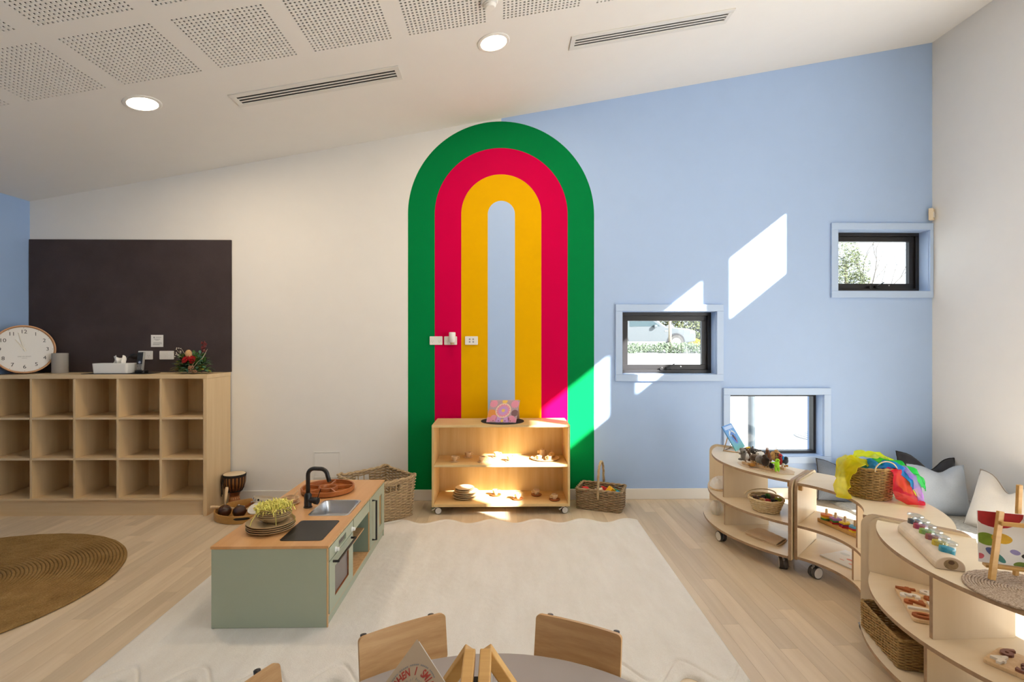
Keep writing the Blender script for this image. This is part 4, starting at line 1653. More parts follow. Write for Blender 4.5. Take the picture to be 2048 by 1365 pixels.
for (dx, dy) in ((-.06, -.10), (.05, -.095), (.115, -.045), (-.085, .03)):
    b0 = sc_ + Vector((dx * .75, dy * .75, .005))
    pts = []
    for k in range(8):
        q = k / 7
        c_ = b0 + Vector((dx * .45 * q, dy * .45 * q, -.055 * q * q + .004 * math.sin(k * 2.5)))
        pts += [c_ + Vector((-.003, .002, 0)), c_ + Vector((.003, -.002, 0))]
    mb.add(pts, [(2 * k, 2 * k + 1, 2 * k + 3, 2 * k + 2) for k in range(7)])
o = mb.build('paper_straw', plain('yellow_shredded_paper', (.97, .80, .20, 1), .7, var=.3, vscale=30))
tag(o, 'yellow shredded paper heaped in the top counter bowl', 'shredded paper')
o['kind'] = 'stuff'

# divided wooden platter
dcx, dcy = -1.178, 3.545
t = thing('divided_platter', 'round dark red-brown wooden platter with compartments on the counter', 'platter', (dcx, dcy, KT))
MB().lathe([(0, .0005), (.160, .0005), (.172, .010), (.174, .034), (.170, .038), (.163, .036), (.160, .010), (0, .009)], (dcx, dcy, KT), 56).build('platter_body', MT['acacia'], t, smooth=True)
MB().lathe([(.050, .0095), (.050, .030), (.053, .034), (.059, .034), (.062, .030), (.062, .0095)], (dcx, dcy, KT), 40).build('centre_ring', MT['acacia'], t, smooth=True)
for k in range(5):
    a = R(18 + 72 * k)
    d = Vector((math.cos(a), math.sin(a), 0))
    MB().bar(Vector((dcx, dcy, KT + .022)) + d * .060, Vector((dcx, dcy, KT + .022)) + d * .163, .010, .024).build('compartment_wall', MT['acacia'], t, bevel=.003)

# little bowls with a spoon
c = (-1.330, 3.285, KT + .0003)
pale = MT['palewood'] = wood('pale_beech_bowl', (.74, .53, .33, 1), (.64, .43, .24, 1), 0, .5, 2)
tag(MB().lathe([(0, 0), (.045, 0), (.060, .007), (.059, .009), (.044, .004), (0, .004)], c, 36).build('wooden_saucer', pale, smooth=True), 'pale wooden saucer under the bowls by the tap', 'saucer')
tag(MB().lathe(bowl_prof(.056, .030, .004), (c[0], c[1], c[2] + .0045), 36).build('wooden_bowl', pale, smooth=True), 'pale wooden bowl on the saucer beside the black tap', 'bowl')
t = thing('mixing_cup', 'small pale wooden cup sitting inside the bowl by the tap', 'cup', (c[0], c[1], c[2] + .010))
MB().lathe([(0, 0), (.027, 0), (.031, .036), (.028, .036), (.024, .004), (0, .004)], (c[0], c[1], c[2] + .0095), 30).build('cup_body', pale, t, smooth=True)
t = thing('wooden_spoon', 'tiny wooden spoon resting in the small cup by the tap', 'spoon', (c[0], c[1], c[2] + .02))
MB().tube([(c[0] + .000, c[1] - .005, c[2] + .018), (c[0] + .026, c[1] + .006, c[2] + .05), (c[0] + .045, c[1] + .012, c[2] + .078)], [.005, .004, .0055], 8).build('spoon_handle', pale, t, smooth='all')
MB().ball((c[0] - .002, c[1] - .006, c[2] + .019), (.008, .008, .005), 10, 6).build('spoon_head', pale, t, smooth='all')
t = thing('wooden_pestle', 'short wooden pestle lying left of the bowls on the counter', 'pestle', (-1.412, 3.30, KT))
MB().tube([(-1.425, 3.275, KT + .012), (-1.408, 3.30, KT + .012), (-1.395, 3.325, KT + .012)], [.011, .007, .011], 12).build('pestle_body', pale, t, smooth='all')

# ================================================================== MUSIC CORNER
# djembe
dx, dy = -2.335, 4.585
t = thing('djembe_drum', 'small carved djembe drum with dark rope standing beside the cubby shelf', 'drum', (dx, dy, 0))
dark = plain('dark_red_drum_wood', (.13, .038, .012, 1), .35, var=.35, vscale=25)
MB().lathe([(0, 0), (.052, 0), (.055, .008), (.040, .07), (.038, .095), (.045, .12), (.070, .165), (.083, .215), (.085, .285), (0, .287)], (dx, dy, 0), 40).build('shell', dark, t, smooth=True)
carv = plain('carved_terracotta', (.44, .17, .06, 1), .7, var=.2, vscale=40)
MB().lathe([(.0535, .001), (.0565, .010), (.0415, .07), (.0395, .094), (.0385, .094)], (dx, dy, 0), 40).build('carved_foot', carv, t, smooth=True)
cream = plain('carving_cream', (.68, .48, .27, 1), .7)
for k in range(14):
    a = 2 * PI * k / 14
    m_ = MB()
    m_.M = Matrix.Translation((dx, dy, 0)) @ Matrix.Rotation(a, 4, 'Z')
    m_.obox((.0405, 0, .078), (.003, .005, .014))
    m_.build('carved_notch', cream, t)
for k in range(7):
    a = 2 * PI * k / 7
    m_ = MB()
    m_.M = Matrix.Translation((dx, dy, 0)) @ Matrix.Rotation(a, 4, 'Z')
    m_.tube([(.0535, -.017, .022), (.0495, -.012, .042), (.048, 0, .050), (.0495, .012, .042), (.0535, .017, .022)], .0022, 5)
    m_.build('carved_arch', cream, t)
MB().lathe([(.080, .277), (.0875, .278), (.0885, .286), (.080, .2905), (0, .291)], (dx, dy, 0), 40).build('drum_skin', plain('goat_skin', (.70, .58, .42, 1), .6, var=.06), t, smooth=True)
for z, r_ in ((.270, .0885), (.282, .0900), (.140, .0595)):
    MB().tube([(dx + r_ * math.cos(a), dy + r_ * math.sin(a), z) for a in [2 * PI * k / 36 for k in range(36)]], .0048, 6, True).build('rope_ring', MT['black'], t, smooth='all')
stripe = plain('drum_stripe', (.40, .16, .035, 1), .4, var=.2)
for k in range(18):
    a = 2 * PI * k / 18
    m_ = MB()
    m_.M = Matrix.Translation((dx, dy, 0)) @ Matrix.Rotation(a, 4, 'Z')
    m_.tube([(.0885, 0, .270), (.0865, 0, .215), (.073, 0, .165), (.060, 0, .140)], .0030, 5)
    m_.build('tension_rope', MT['black'], t, smooth='all')
    m_ = MB()
    m_.M = Matrix.Translation((dx, dy, 0)) @ Matrix.Rotation(a + PI / 18, 4, 'Z')
    m_.tube([(.0840, 0, .262), (.0830, 0, .215), (.072, 0, .172)], .0045, 5)
    m_.build('shell_stripe', stripe, t, smooth='all')
MB().tube([(dx - .075, dy - .04, .265), (dx - .088, dy - .045, .22), (dx - .086, dy - .045, .14), (dx - .090, dy - .045, .10)], .0035, 6).tube([(dx - .070, dy - .05, .265), (dx - .082, dy - .055, .20), (dx - .078, dy - .052, .12)], .003, 6).build('loose_rope', MT['black'], t, smooth='all')

# tray of instruments
icx, icy = -2.115, 4.375
t = thing('instrument_tray', 'round bamboo tray of musical instruments beside the play kitchen', 'tray', (icx, icy, 0))
MB().lathe([(0, .0005), (.245, .0005), (.250, .004), (.250, .062), (.248, .064), (.240, .064), (.238, .060), (.236, .008), (0, .008)], (icx, icy, 0), 64).build('tray_body', MT['traywood'], t, smooth=True)
for a in (-75, 105):
    m_ = MB()
    m_.M = Matrix.Translation((icx, icy, 0)) @ Matrix.Rotation(R(a), 4, 'Z')
    m_.grid(lambda u, v: (.2508 * math.cos((u - .5) * .5), .2508 * math.sin((u - .5) * .5), .032 + .020 * v - .010 * abs(2 * u - 1) ** 6 * (2 * v - 1)), 14, 3)
    m_.build('handle_slot', MT['black'], t)
mar = plain('dark_gourd', (.055, .018, .008, 1), .18, var=.4, vscale=18)
for (mx_, my_, hdir, ln, lab) in ((-2.262, 4.285, (-.015, .055, .13), 1.0, 'dark glossy round maraca at the left with its handle pointing up'), (-2.135, 4.272, (.10, .10, .01), 1.0, 'dark glossy round maraca at the front of the instrument tray')):
    t = thing('maraca', lab, 'maraca', (mx_, my_, .009), 0, 'maracas on the instrument tray')
    MB().ball((mx_, my_, .058), (.052, .052, .049), 24, 16).build('gourd', mar, t, smooth='all')
    d = Vector(hdir)
    p0 = Vector((mx_, my_, .058)) + d.normalized() * .048
    MB().tube([p0, p0 + d * .4, p0 + d * .9, p0 + d], [.009, .010, .013, .010], 12).build('handle', MT['toywood'], t, smooth='all')
t = thing('wooden_beater', 'pale wooden beater sticking out left over the tray rim', 'beater', (-2.33, 4.33, .07))
MB().tube([(-2.385, 4.300, .083), (-2.37, 4.305, .083), (-2.30, 4.335, .072), (-2.21, 4.37, .050)], [.012, .014, .008, .008], 12).build('beater_stick', MT['toywood'], t, smooth='all')
leather = plain('tan_leather', (.30, .095, .022, 1), .5, var=.3, vscale=30)
for (bx, by, rr_, lab) in ((-2.185, 4.47, .050, 'brown leather bell strap looped at the back of the tray'), (-2.075, 4.455, .045, 'brown leather bell strap lying beside the tambourine')):
    t = thing('bell_strap', lab, 'bell strap', (bx, by, .01), 0, 'leather bell straps')
    MB().tube([(bx + rr_ * 1.3 * math.cos(a), by + rr_ * math.sin(a), .030 + .022 * math.sin(2 * a)) for a in [2 * PI * k / 28 for k in range(28)]], .011, 6, True, flat=.3).build('strap', leather, t, smooth='all')
    for k in range(6):
        a = 2 * PI * k / 6
        MB().ball((bx + rr_ * 1.3 * math.cos(a), by + rr_ * math.sin(a), .040 + .022 * math.sin(2 * a)), .0085, 10, 8).build('bell', MT['steel'], t, smooth='all')
# tambourine, tilted on top
TMx = Matrix.Translation((-2.000, 4.425, .105)) @ Euler((R(-12), R(8), 0)).to_matrix().to_4x4()
t = thing('tambourine', 'cream tambourine with metal jingles lying on the instruments', 'tambourine', (-2.0, 4.425, .08))


def TM_():
    m_ = MB()
    m_.M = TMx
    return m_


TM_().lathe([(.084, -.022), (.090, -.022), (.090, .022), (.084, .022), (.084, -.022)], n=44).build('hoop', plain('cream_hoop', (.72, .62, .47, 1), .5, var=.05), t, smooth=True)
for k in range(8):
    a = 2 * PI * k / 8 + .2
    m_ = TM_()
    m_.cyl((.087 * math.cos(a), .087 * math.sin(a), -.004), .015, .002, 16)
    m_.cyl((.087 * math.cos(a), .087 * math.sin(a), .002), .015, .002, 16)
    m_.build('jingle', MT['steel'], t)
    m_ = TM_()
    m_.M = TMx @ Matrix.Rotation(a + R(22), 4, 'Z')
    m_.lathe([(0, 0), (.009, 0), (.009, .001), (0, .001)], (.0895, 0, .004), 14, (0, R(90), 0))
    m_.build('rivet', MT['black'], t)
t = thing('hand_drum', 'flat hand drum with a white skin in front of the tambourine', 'drum', (-2.02, 4.30, .01))
DMx = Matrix.Translation((-1.988, 4.288, .075)) @ Euler((R(20), R(-6), 0)).to_matrix().to_4x4()
m_ = MB()
m_.M = DMx
m_.lathe([(.074, -.018), (.081, -.018), (.081, .012), (.074, .012), (.074, -.018)], n=40)
m_.build('hoop', MT['toywood'], t, smooth=True)
m_ = MB()
m_.M = DMx
m_.lathe([(.0815, .004), (.0815, .0135), (0, .0145)], n=40)
m_.build('drum_skin', plain('white_skin', (.74, .72, .67, 1), .5, var=.03), t, smooth=True)

# ================================================================== RIGHT: THREE CURVED SHELVES IN AN S
RI = .42
ROUT = {'top_board': .778, 'middle_shelf': .808, 'bottom_shelf': .840}
RO = .790
ZT, ZM, ZB = .573, .312, .118


def sector(c, a0, a1, ri, ro, n=26):
    return arc(c, ri, a0, a1, n) + arc(c, ro, a1, a0, n)


def two_tone(mb, name, parent, par_mats, n_caps):
    keep_ = []
    for f in mb.f:
        keep_.append(0 if len(f) > 4 else 1)
    return mb.build(name, par_mats, parent, keep=keep_)


def panel_rz(c, ang, r0, r1, z0, z1, th, name, parent, rad=0.0):
    """upright panel along a radius, optional round top corners"""
    d = Vector((math.cos(R(ang)), math.sin(R(ang)), 0))
    s_ = Vector((-d.y, d.x, 0))
    pts = [(r0, z0), (r1, z0)]
    if rad:
        for k in range(7):
            a = R(90 * k / 6)
            pts.append((r1 - rad + rad * math.cos(a), z1 - rad + rad * math.sin(a)))
        for k in range(7):
            a = R(90 + 90 * k / 6)
            pts.append((r0 + rad + rad * math.cos(a), z1 - rad + rad * math.sin(a)))
    else:
        pts += [(r1, z1), (r0, z1)]
    n = len(pts)
    o_ = Vector((c[0], c[1], 0))
    v = [o_ + d * r + Vector((0, 0, z)) - s_ * th / 2 for r, z in pts] + [o_ + d * r + Vector((0, 0, z)) + s_ * th / 2 for r, z in pts]
    mb = MB()
    mb.add(v, [tuple(range(n - 1, -1, -1)), tuple(range(n, 2 * n))] + [(i, (i + 1) % n, n + (i + 1) % n, n + i) for i in range(n)])
    return mb.build(name, [MT['birch_v'], MT['plyedge']], parent, keep=[0, 0] + [1] * n)


MT['birch_v'] = wood('birch_laminate_upright', (.78, .65, .465, 1), (.73, .59, .40, 1), 2, .4, .6, 0, .02)


def curved_shelf(label, c, a0, a1, divs, cast, far_cast, pr_=.846):
    mid_ = (a0 + a1) / 2
    rm = (RI + RO) / 2
    t = thing('curved_shelf', label, 'shelf', (c[0] + rm * math.cos(R(mid_)), c[1] + rm * math.sin(R(mid_)), 0), 0, 'curved shelves on castors')
    g = R(1) and math.degrees(.0195 / rm)
    for z1_, th, nm in ((ZT, .016, 'top_board'), (ZM, .016, 'middle_shelf'), (ZB, .016, 'bottom_shelf')):
        mb = MB().prism(sector(c, a0 + g, a1 - g, RI, ROUT[nm]), z1_ - th, z1_)
        two_tone(mb, nm, t, [MT['birch'], MT['plyedge']], 2)
    e = math.degrees(.009 / rm)
    for a in (a0 + e, a1 - e):
        panel_rz(c, a, RI - .006, pr_, .098, ZT + .013, .018, 'end_panel', t, .06)
    for a, z0_, z1_ in divs:
        panel_rz(c, a, RI + .015, RO - .030, z0_, z1_, .016, 'divider', t)
    for a in (a0 + 3.2, a1 - 3.2):
        d = Vector((math.cos(R(a)), math.sin(R(a)), 0))
        for r_ in (RI + .03, RO - .05):
            p = Vector((c[0], c[1], 0)) + d * r_
            MB().obox((p.x, p.y, ZT - .034), (.022, .022, .034), (0, 0, R(a))).build('corner_block', MT['beech'], t, bevel=.002)
    for (a, r_, rz) in cast + far_cast:
        caster(t, c[0] + r_ * math.cos(R(a)), c[1] + r_ * math.sin(R(a)), .0995, .036, R(rz), True)
    return t


C1, C2, C3 = (2.365, 3.755), (1.512, 2.872), (2.393, 1.962)
curved_shelf('furthest curved birch shelf on castors, bulging out below the window', C1, 136.6, 225.7, [(181, ZM + .0005, ZT - .0165), (182.5, ZB + .0005, ZM - .0165)],
             [(183, .78, 100), (220.5, .77, 70)], [(141, .74, 20), (150, .50, 10), (212, .50, 40)])
curved_shelf('middle curved birch shelf on castors, curving inwards with the scarf basket', C2, -46.2, 45.7, [(-8, ZM + .0005, ZT - .0165), (-3, ZB + .0005, ZM - .0165)],
             [(34, .465, 15)], [(-30, .50, 20), (30, .74, 60), (-30, .74, 70)])
curved_shelf('nearest curved birch shelf on castors, at the right edge', C3, 134.6, 222.0, [(181, ZM + .0005, ZT - .0165), (179, ZB + .0005, ZM - .0165)],
             [(137, .80, 160)], [(180, .74, 80), (150, .50, 10), (210, .50, 30), (215, .74, 30)], .815)


def roots():
    return {o_.name for o_ in bpy.data.objects if o_.parent is None}


def shift_tops(before, dz=0.0):
    """set the things just built on a top board out by the board's true height"""
    for o_ in [q for q in bpy.data.objects if q.parent is None and q.name not in before]:
        if o_.type == 'EMPTY':
            c_ = o_.location.copy()
        else:
            bb = [Vector(q) for q in o_.bound_box]
            c_ = (bb[0] + bb[6]) / 2
        o_.location.x += .020 * c_.x
        o_.location.y += .020 * c_.y
        o_.location.z += dz


# ---------------- on the furthest shelf
B4 = roots()
# blue book on a wire stand
t = thing('picture_book', 'tilted blue picture book on a wire stand on the furthest shelf', 'book', (1.855, 4.005, ZT + .012))
b0, b1 = Vector((1.780, 3.920, ZT + .018)), Vector((1.930, 4.090, ZT + .018))
lean = Vector((-.75, .66, 0)) * .109 + Vector((0, 0, .178))
BM_ = frame(b0, b1 - b0, lean)
bw, bh = (b1 - b0).length, lean.length
m_ = MB()
m_.M = BM_
m_.box(0, bw, 0, bh, -.008, 0)
book_m, nt, b = newmat('blue_book_cover')
b.inputs['Roughness'].default_value = .4
tc = nt.nodes.new('ShaderNodeTexCoord')
sp = nt.nodes.new('ShaderNodeSeparateXYZ')
nt.links.new(tc.outputs['Generated'], sp.inputs[0])
r = ramp(nt, sp.outputs['Z'], [(.1, (.13, .42, .40, 1)), (.45, (.14, .36, .62, 1)), (.9, (.10, .28, .66, 1))])
nt.links.new(r.outputs[0], b.inputs['Base Color'])
m_.build('cover', book_m, t)
m_ = MB()
m_.M = BM_
m_.box(.02, bw - .02, bh * .82, bh * .95, .0002, .0006)
m_.build('title_band', plain('pale_blue_print', (.45, .58, .82, 1), .5), t)
m_ = MB()
word = 'seek bear'
for i, ch in enumerate(word):
    a = R(150 - 120 * i / (len(word) - 1))
    m_.text(ch, .034, BM_ @ Matrix.Translation((bw * .5 + .074 * math.cos(a), bh * .46 + .060 * math.sin(a), .0006)) @ Matrix.Rotation(a - PI / 2, 4, 'Z'), .0003, bold=.001)
m_.build('title_lettering', MT['paper'], t)
m_ = MB()
m_.M = BM_
m_.lathe([(0, .0003), (.05, .0003), (.05, .0006), (0, .0006)], (bw * .5, bh * .46, 0), 36)
m_.build('title_roundel', plain('mid_blue_print', (.10, .22, .58, 1), .5), t)
for pts, cn in (([(-.03, .02), (.01, .03), (.02, -.01), (0, -.03)], (.05, .04, .05, 1)), ([(-.005, .0), (.02, .005), (.015, -.04), (.0, -.035)], (.55, .08, .09, 1)), ([(-.045, .022), (-.028, .026), (-.028, .014)], (.75, .75, .75, 1))):
    m_ = MB()
    m_.M = BM_
    m_.prism([(bw * .5 + x, bh * .46 + y) for x, y in pts], .0007, .0011)
    m_.build('bird_print', plain('print_%.2f' % cn[0], cn, .5), t)
gold = plain('copper_wire', (.50, .30, .15, 1), .3, .8)
t = thing('book_stand', 'copper wire book stand under the tilted blue book', 'book stand', (1.74, 3.87, ZT))
zt_ = ZT + .003
bk = Vector((-.75, .66, 0))
A_, B_ = b0.lerp(b1, .15), b0.lerp(b1, .85)
for P_ in (A_, B_):
    q = Vector((P_.x, P_.y, 0))
    f_ = q - bk * .028
    r_ = q + bk * .105
    mid_ = q + bk * .075
    MB().tube([(f_.x, f_.y, zt_ + .018), (f_.x, f_.y, zt_), (r_.x, r_.y, zt_), (mid_.x, mid_.y, zt_ + .108)], .0045, 6).build('wire_side', gold, t)
q = b0.lerp(b1, .15) + bk * .105
q2 = b0.lerp(b1, .85) + bk * .105
MB().tube([(q.x, q.y, zt_), (q2.x, q2.y, zt_)], .0045, 6).build('wire_crosspiece', gold, t)
q, q2 = A_ - bk * .028, B_ - bk * .028
MB().tube([(q.x, q.y, zt_ + .018), (q2.x, q2.y, zt_ + .018)], .0028, 6).build('wire_lip', gold, t)

# placemat and peg bars
pmx = plain('pale_woven_placemat', (.66, .50, .33, 1), .7, var=.12, vscale=80, bmp=.4, bscale=150)
ctr = Vector((1.775, 3.475, 0))
ld = Vector((.42, -.90, 0)).normalized()
sd = Vector((.90, .42, 0)).normalized()
pts = []
for k in range(40):
    a = 2 * PI * k / 40
    p = ctr + ld * .205 * math.cos(a) * (1 + .04 * math.cos(9 * a)) + sd * .115 * math.sin(a)
    pts.append((p.x, p.y))
tag(MB().prism(pts, ZT + .0003, ZT + .003).build('leaf_placemat', pmx), 'pale leaf-shaped placemat under the felt animals', 'placemat')
bars = []
for i, (a, b_, lab) in enumerate((((1.672, 3.580), (1.790, 3.328), 'front wooden peg bar holding felt animals'), ((1.757, 3.620), (1.868, 3.388), 'rear wooden peg bar holding felt animals'))):
    t = thing('peg_bar', lab, 'peg bar', (a[0], a[1], ZT + .003), 0, 'wooden peg bars')
    MB().bar((a[0], a[1], ZT + .012), (b_[0], b_[1], ZT + .012), .022, .017).build('bar', MT['toywood'], t, bevel=.002)
    for k in range(6):
        p = Vector(a).lerp(Vector(b_), (k + .5) / 6)
        MB().cyl((p.x, p.y, ZT + .0205), .0055, .045, 10).build('peg', MT['toywood'], t)

shift_tops(B4)
felt = {}
B4 = roots()


def felt_m(k, col):
    if k not in felt:
        felt[k] = fabric('felt_' + k, col, .95, 900, .25, .4)
    return felt[k]


def puppet(label, cat, base, body, head, bm, extras, hm=None):
    """felt finger puppet: one sewn body, small sewn-on parts"""
    t = thing('felt_animal', label, cat, base, 0, 'felt animal puppets on the furthest shelf')
    mb = MB()
    for c_, r_ in body:
        mb.ball(c_, r_, 16, 12)
    for c_, r_ in head:
        mb.ball(c_, r_, 14, 10)
    mb.build('body', bm, t, smooth='all')
    for nm, m__, parts in extras:
        for c_, r_ in parts:
            MB().ball(c_, r_, 10, 8).build(nm, m__, t, smooth='all')
    return t


G = felt_m('grey', (.20, .185, .17, 1))
DG = felt_m('dark_grey', (.060, .052, .048, 1))
BR = felt_m('brown', (.105, .052, .028, 1))
DB = felt_m('dark_brown', (.045, .026, .020, 1))
WH = felt_m('white', (.70, .68, .63, 1))
TN = felt_m('tan', (.52, .30, .11, 1))
LM = felt_m('lime', (.35, .75, .03, 1))
NV = felt_m('navy', (.030, .034, .048, 1))
RD = felt_m('red', (.42, .02, .03, 1))
BL = felt_m('blue', (.02, .22, .55, 1))
YL = felt_m('yellow', (.80, .55, .06, 1))
OR = felt_m('orange', (.42, .19, .03, 1))
BK_ = felt_m('black', (.012, .012, .012, 1))


def V(x, y, z, dx=0, dy=0, dz=0):
    return (x + dx, y + dy, z + dz)


k = (1.672, 3.555, .652)
puppet('grey felt koala with a white belly, leftmost on the peg bar', 'felt toy', (k[0], k[1], .60), [(k, (.026, .024, .034)), (V(*k, -.022, 0, -.022), (.024, .010, .010)), (V(*k, -.026, 0, .018), (.016, .009, .009))],
       [(V(*k, -.010, -.002, .034), (.021, .019, .018)), (V(*k, -.026, 0, .048), (.010, .006, .010)), (V(*k, .006, 0, .050), (.010, .006, .010))], G, [('belly', WH, [(V(*k, .008, -.013, -.002), (.019, .014, .026))]), ('nose', BK_, [(V(*k, -.011, -.021, .033), (.005, .004, .007))])])
k = (1.708, 3.555, .640)
puppet('brown long-necked felt emu with a yellow crest behind the koala', 'felt toy', (k[0], k[1], .60), [(k, (.026, .022, .026)), (V(*k, -.006, 0, .022), (.013, .012, .030))], [(V(*k, -.012, -.002, .055), (.014, .015, .014)), (V(*k, -.022, -.01, .052), (.009, .006, .004))], BR,
       [('crest', YL, [(V(*k, -.016, 0, .069), (.014, .008, .007)), (V(*k, -.005, 0, .071), (.010, .007, .007))]), ('eye', WH, [(V(*k, -.017, -.014, .058), (.004, .003, .004))])])
k = (1.752, 3.570, .680)
puppet('dark felt quoll with white spots on the rear peg bar', 'felt toy', (k[0], k[1], .60), [(k, (.034, .024, .020)), (V(*k, .030, 0, .006), (.018, .008, .007))], [(V(*k, -.026, -.006, .014), (.019, .018, .016)), (V(*k, -.036, 0, .028), (.007, .004, .008)), (V(*k, -.016, 0, .029), (.007, .004, .008))], DG,
       [('spot', WH, [(V(*k, q * .013 - .01, -.022 + .004 * abs(q), .004 + .006 * (q % 2)), (.004, .003, .004)) for q in (-1, 0, 1, 2)])])
k = (1.775, 3.545, .662)
puppet('pale grey felt seal pup behind the round grey animal', 'felt toy', (k[0], k[1], .60), [(k, (.030, .022, .022)), (V(*k, .022, 0, -.006), (.018, .014, .012))], [(V(*k, -.018, -.006, .010), (.014, .014, .013))], WH, [('eye', BK_, [(V(*k, -.020, -.019, .012), (.003, .002, .003)), (V(*k, -.026, -.014, .014), (.003, .002, .003))])])
k = (1.704, 3.490, .655)
puppet('brown felt wombat on the front peg bar', 'felt toy', (k[0], k[1], .60), [(k, (.028, .024, .022))], [(V(*k, -.016, -.010, .008), (.015, .014, .013)), (V(*k, -.020, 0, .020), (.005, .004, .006)), (V(*k, -.008, -.004, .022), (.005, .004, .006))], felt_m('wombat', (.12, .075, .05, 1)),
       [('foot', TN, [(V(*k, -.010, -.010, -.024), (.006, .006, .007)), (V(*k, .010, -.010, -.024), (.006, .006, .007))])])
k = (1.722, 3.450, .652)
puppet('round mid-grey felt animal between the wombat and the dark brown one', 'felt toy', (k[0], k[1], .60), [(k, (.025, .023, .028))], [(V(*k, .004, -.012, .018), (.014, .012, .012))], G, [('foot', TN, [(V(*k, -.008, -.008, -.031), (.006, .006, .006)), (V(*k, .010, -.008, -.031), (.006, .006, .006))])])
k = (1.742, 3.410, .648)
puppet('plump dark brown felt echidna in the middle of the front bar', 'felt toy', (k[0], k[1], .60), [(k, (.029, .026, .033))], [(V(*k, -.006, -.006, .034), (.017, .015, .013)), (V(*k, -.002, -.022, .030), (.005, .012, .005)), (V(*k, .012, 0, .044), (.006, .005, .006))], DB,
       [('foot', TN, [(V(*k, -.009, -.010, -.034), (.006, .006, .006)), (V(*k, .012, -.010, -.034), (.006, .006, .006))])])
k = (1.783, 3.455, .672)
puppet('russet felt kangaroo standing behind the dark echidna', 'felt toy', (k[0], k[1], .60), [(k, (.022, .020, .034)), (V(*k, .010, .004, -.022), (.022, .018, .018))], [(V(*k, -.006, -.006, .036), (.012, .014, .012)), (V(*k, -.010, 0, .050), (.004, .003, .010)), (V(*k, .000, 0, .051), (.004, .003, .010))], felt_m('russet', (.16, .058, .022, 1)), [('eye', BK_, [(V(*k, -.010, -.018, .039), (.003, .002, .003))])])
k = (1.790, 3.370, .690)
puppet('tan spotted felt frilled lizard standing tall behind the frog', 'felt toy', (k[0], k[1], .60), [(k, (.028, .022, .034)), (V(*k, .018, .006, .012), (.020, .012, .020)), (V(*k, -.018, 0, .016), (.016, .010, .018))], [(V(*k, 0, -.008, .034), (.014, .014, .013))], TN,
       [('spot', BR, [(V(*k, x_ * .010, -.019 - .003 * (x_ == 0), z_ * .011), (.0045, .0035, .0045)) for x_ in (-1, 0, 1) for z_ in (-1, 0, 1, 2)]), ('antenna', G, [(V(*k, .002, -.006, .054), (.0015, .0015, .014)), (V(*k, .012, -.004, .050), (.0015, .0015, .012))])])
k = (1.772, 3.318, .650)
puppet('bright lime green felt frog hanging at the front right', 'felt toy', (k[0], k[1], .60), [(k, (.017, .012, .026)), (V(*k, -.022, 0, .010), (.018, .006, .006)), (V(*k, -.008, 0, -.030), (.008, .008, .020)), (V(*k, .010, 0, -.030), (.008, .008, .020))], [(V(*k, .002, -.004, .026), (.014, .012, .012))], LM, [('eye', BK_, [(V(*k, -.002, -.016, .030), (.003, .002, .003))])])
k = (1.812, 3.352, .668)
puppet('red and blue felt parrot beside the navy penguin', 'felt toy', (k[0], k[1], .60), [(k, (.016, .016, .032))], [(V(*k, -.002, -.004, .032), (.013, .013, .013))], RD, [('wing', BL, [(V(*k, .012, -.006, .012), (.010, .010, .022))]), ('beak', BK_, [(V(*k, -.008, -.017, .030), (.004, .005, .004))])])
k = (1.838, 3.355, .664)
puppet('round navy felt penguin at the right end of the rear bar', 'felt toy', (k[0], k[1], .60), [(k, (.027, .025, .026))], [(V(*k, .006, -.012, .018), (.014, .013, .013))], NV, [('belly', WH, [(V(*k, -.012, -.012, -.020), (.012, .010, .010))]), ('foot', OR, [(V(*k, .000, -.012, -.032), (.008, .007, .008)), (V(*k, .016, -.008, -.032), (.008, .007, .008))])])
k = (1.678, 3.462, .612)
puppet('small amber felt platypus lying low in front of the bar', 'felt toy', (k[0], k[1], .60), [(k, (.026, .016, .014)), (V(*k, .022, .010, .006), (.012, .010, .010))], [(V(*k, -.022, -.006, .006), (.012, .010, .008))], OR, [('bill', TN, [(V(*k, -.034, -.010, .006), (.010, .007, .003))])])
k = (1.760, 3.368, .628)
puppet('small black felt animal squeezed beside the lime frog', 'felt toy', (k[0], k[1], .60), [(k, (.017, .016, .018))], [(V(*k, -.006, -.008, .016), (.010, .010, .009))], BK_, [('foot', TN, [(V(*k, .004, -.008, -.022), (.005, .005, .007))])])

shift_tops(B4, -.016)
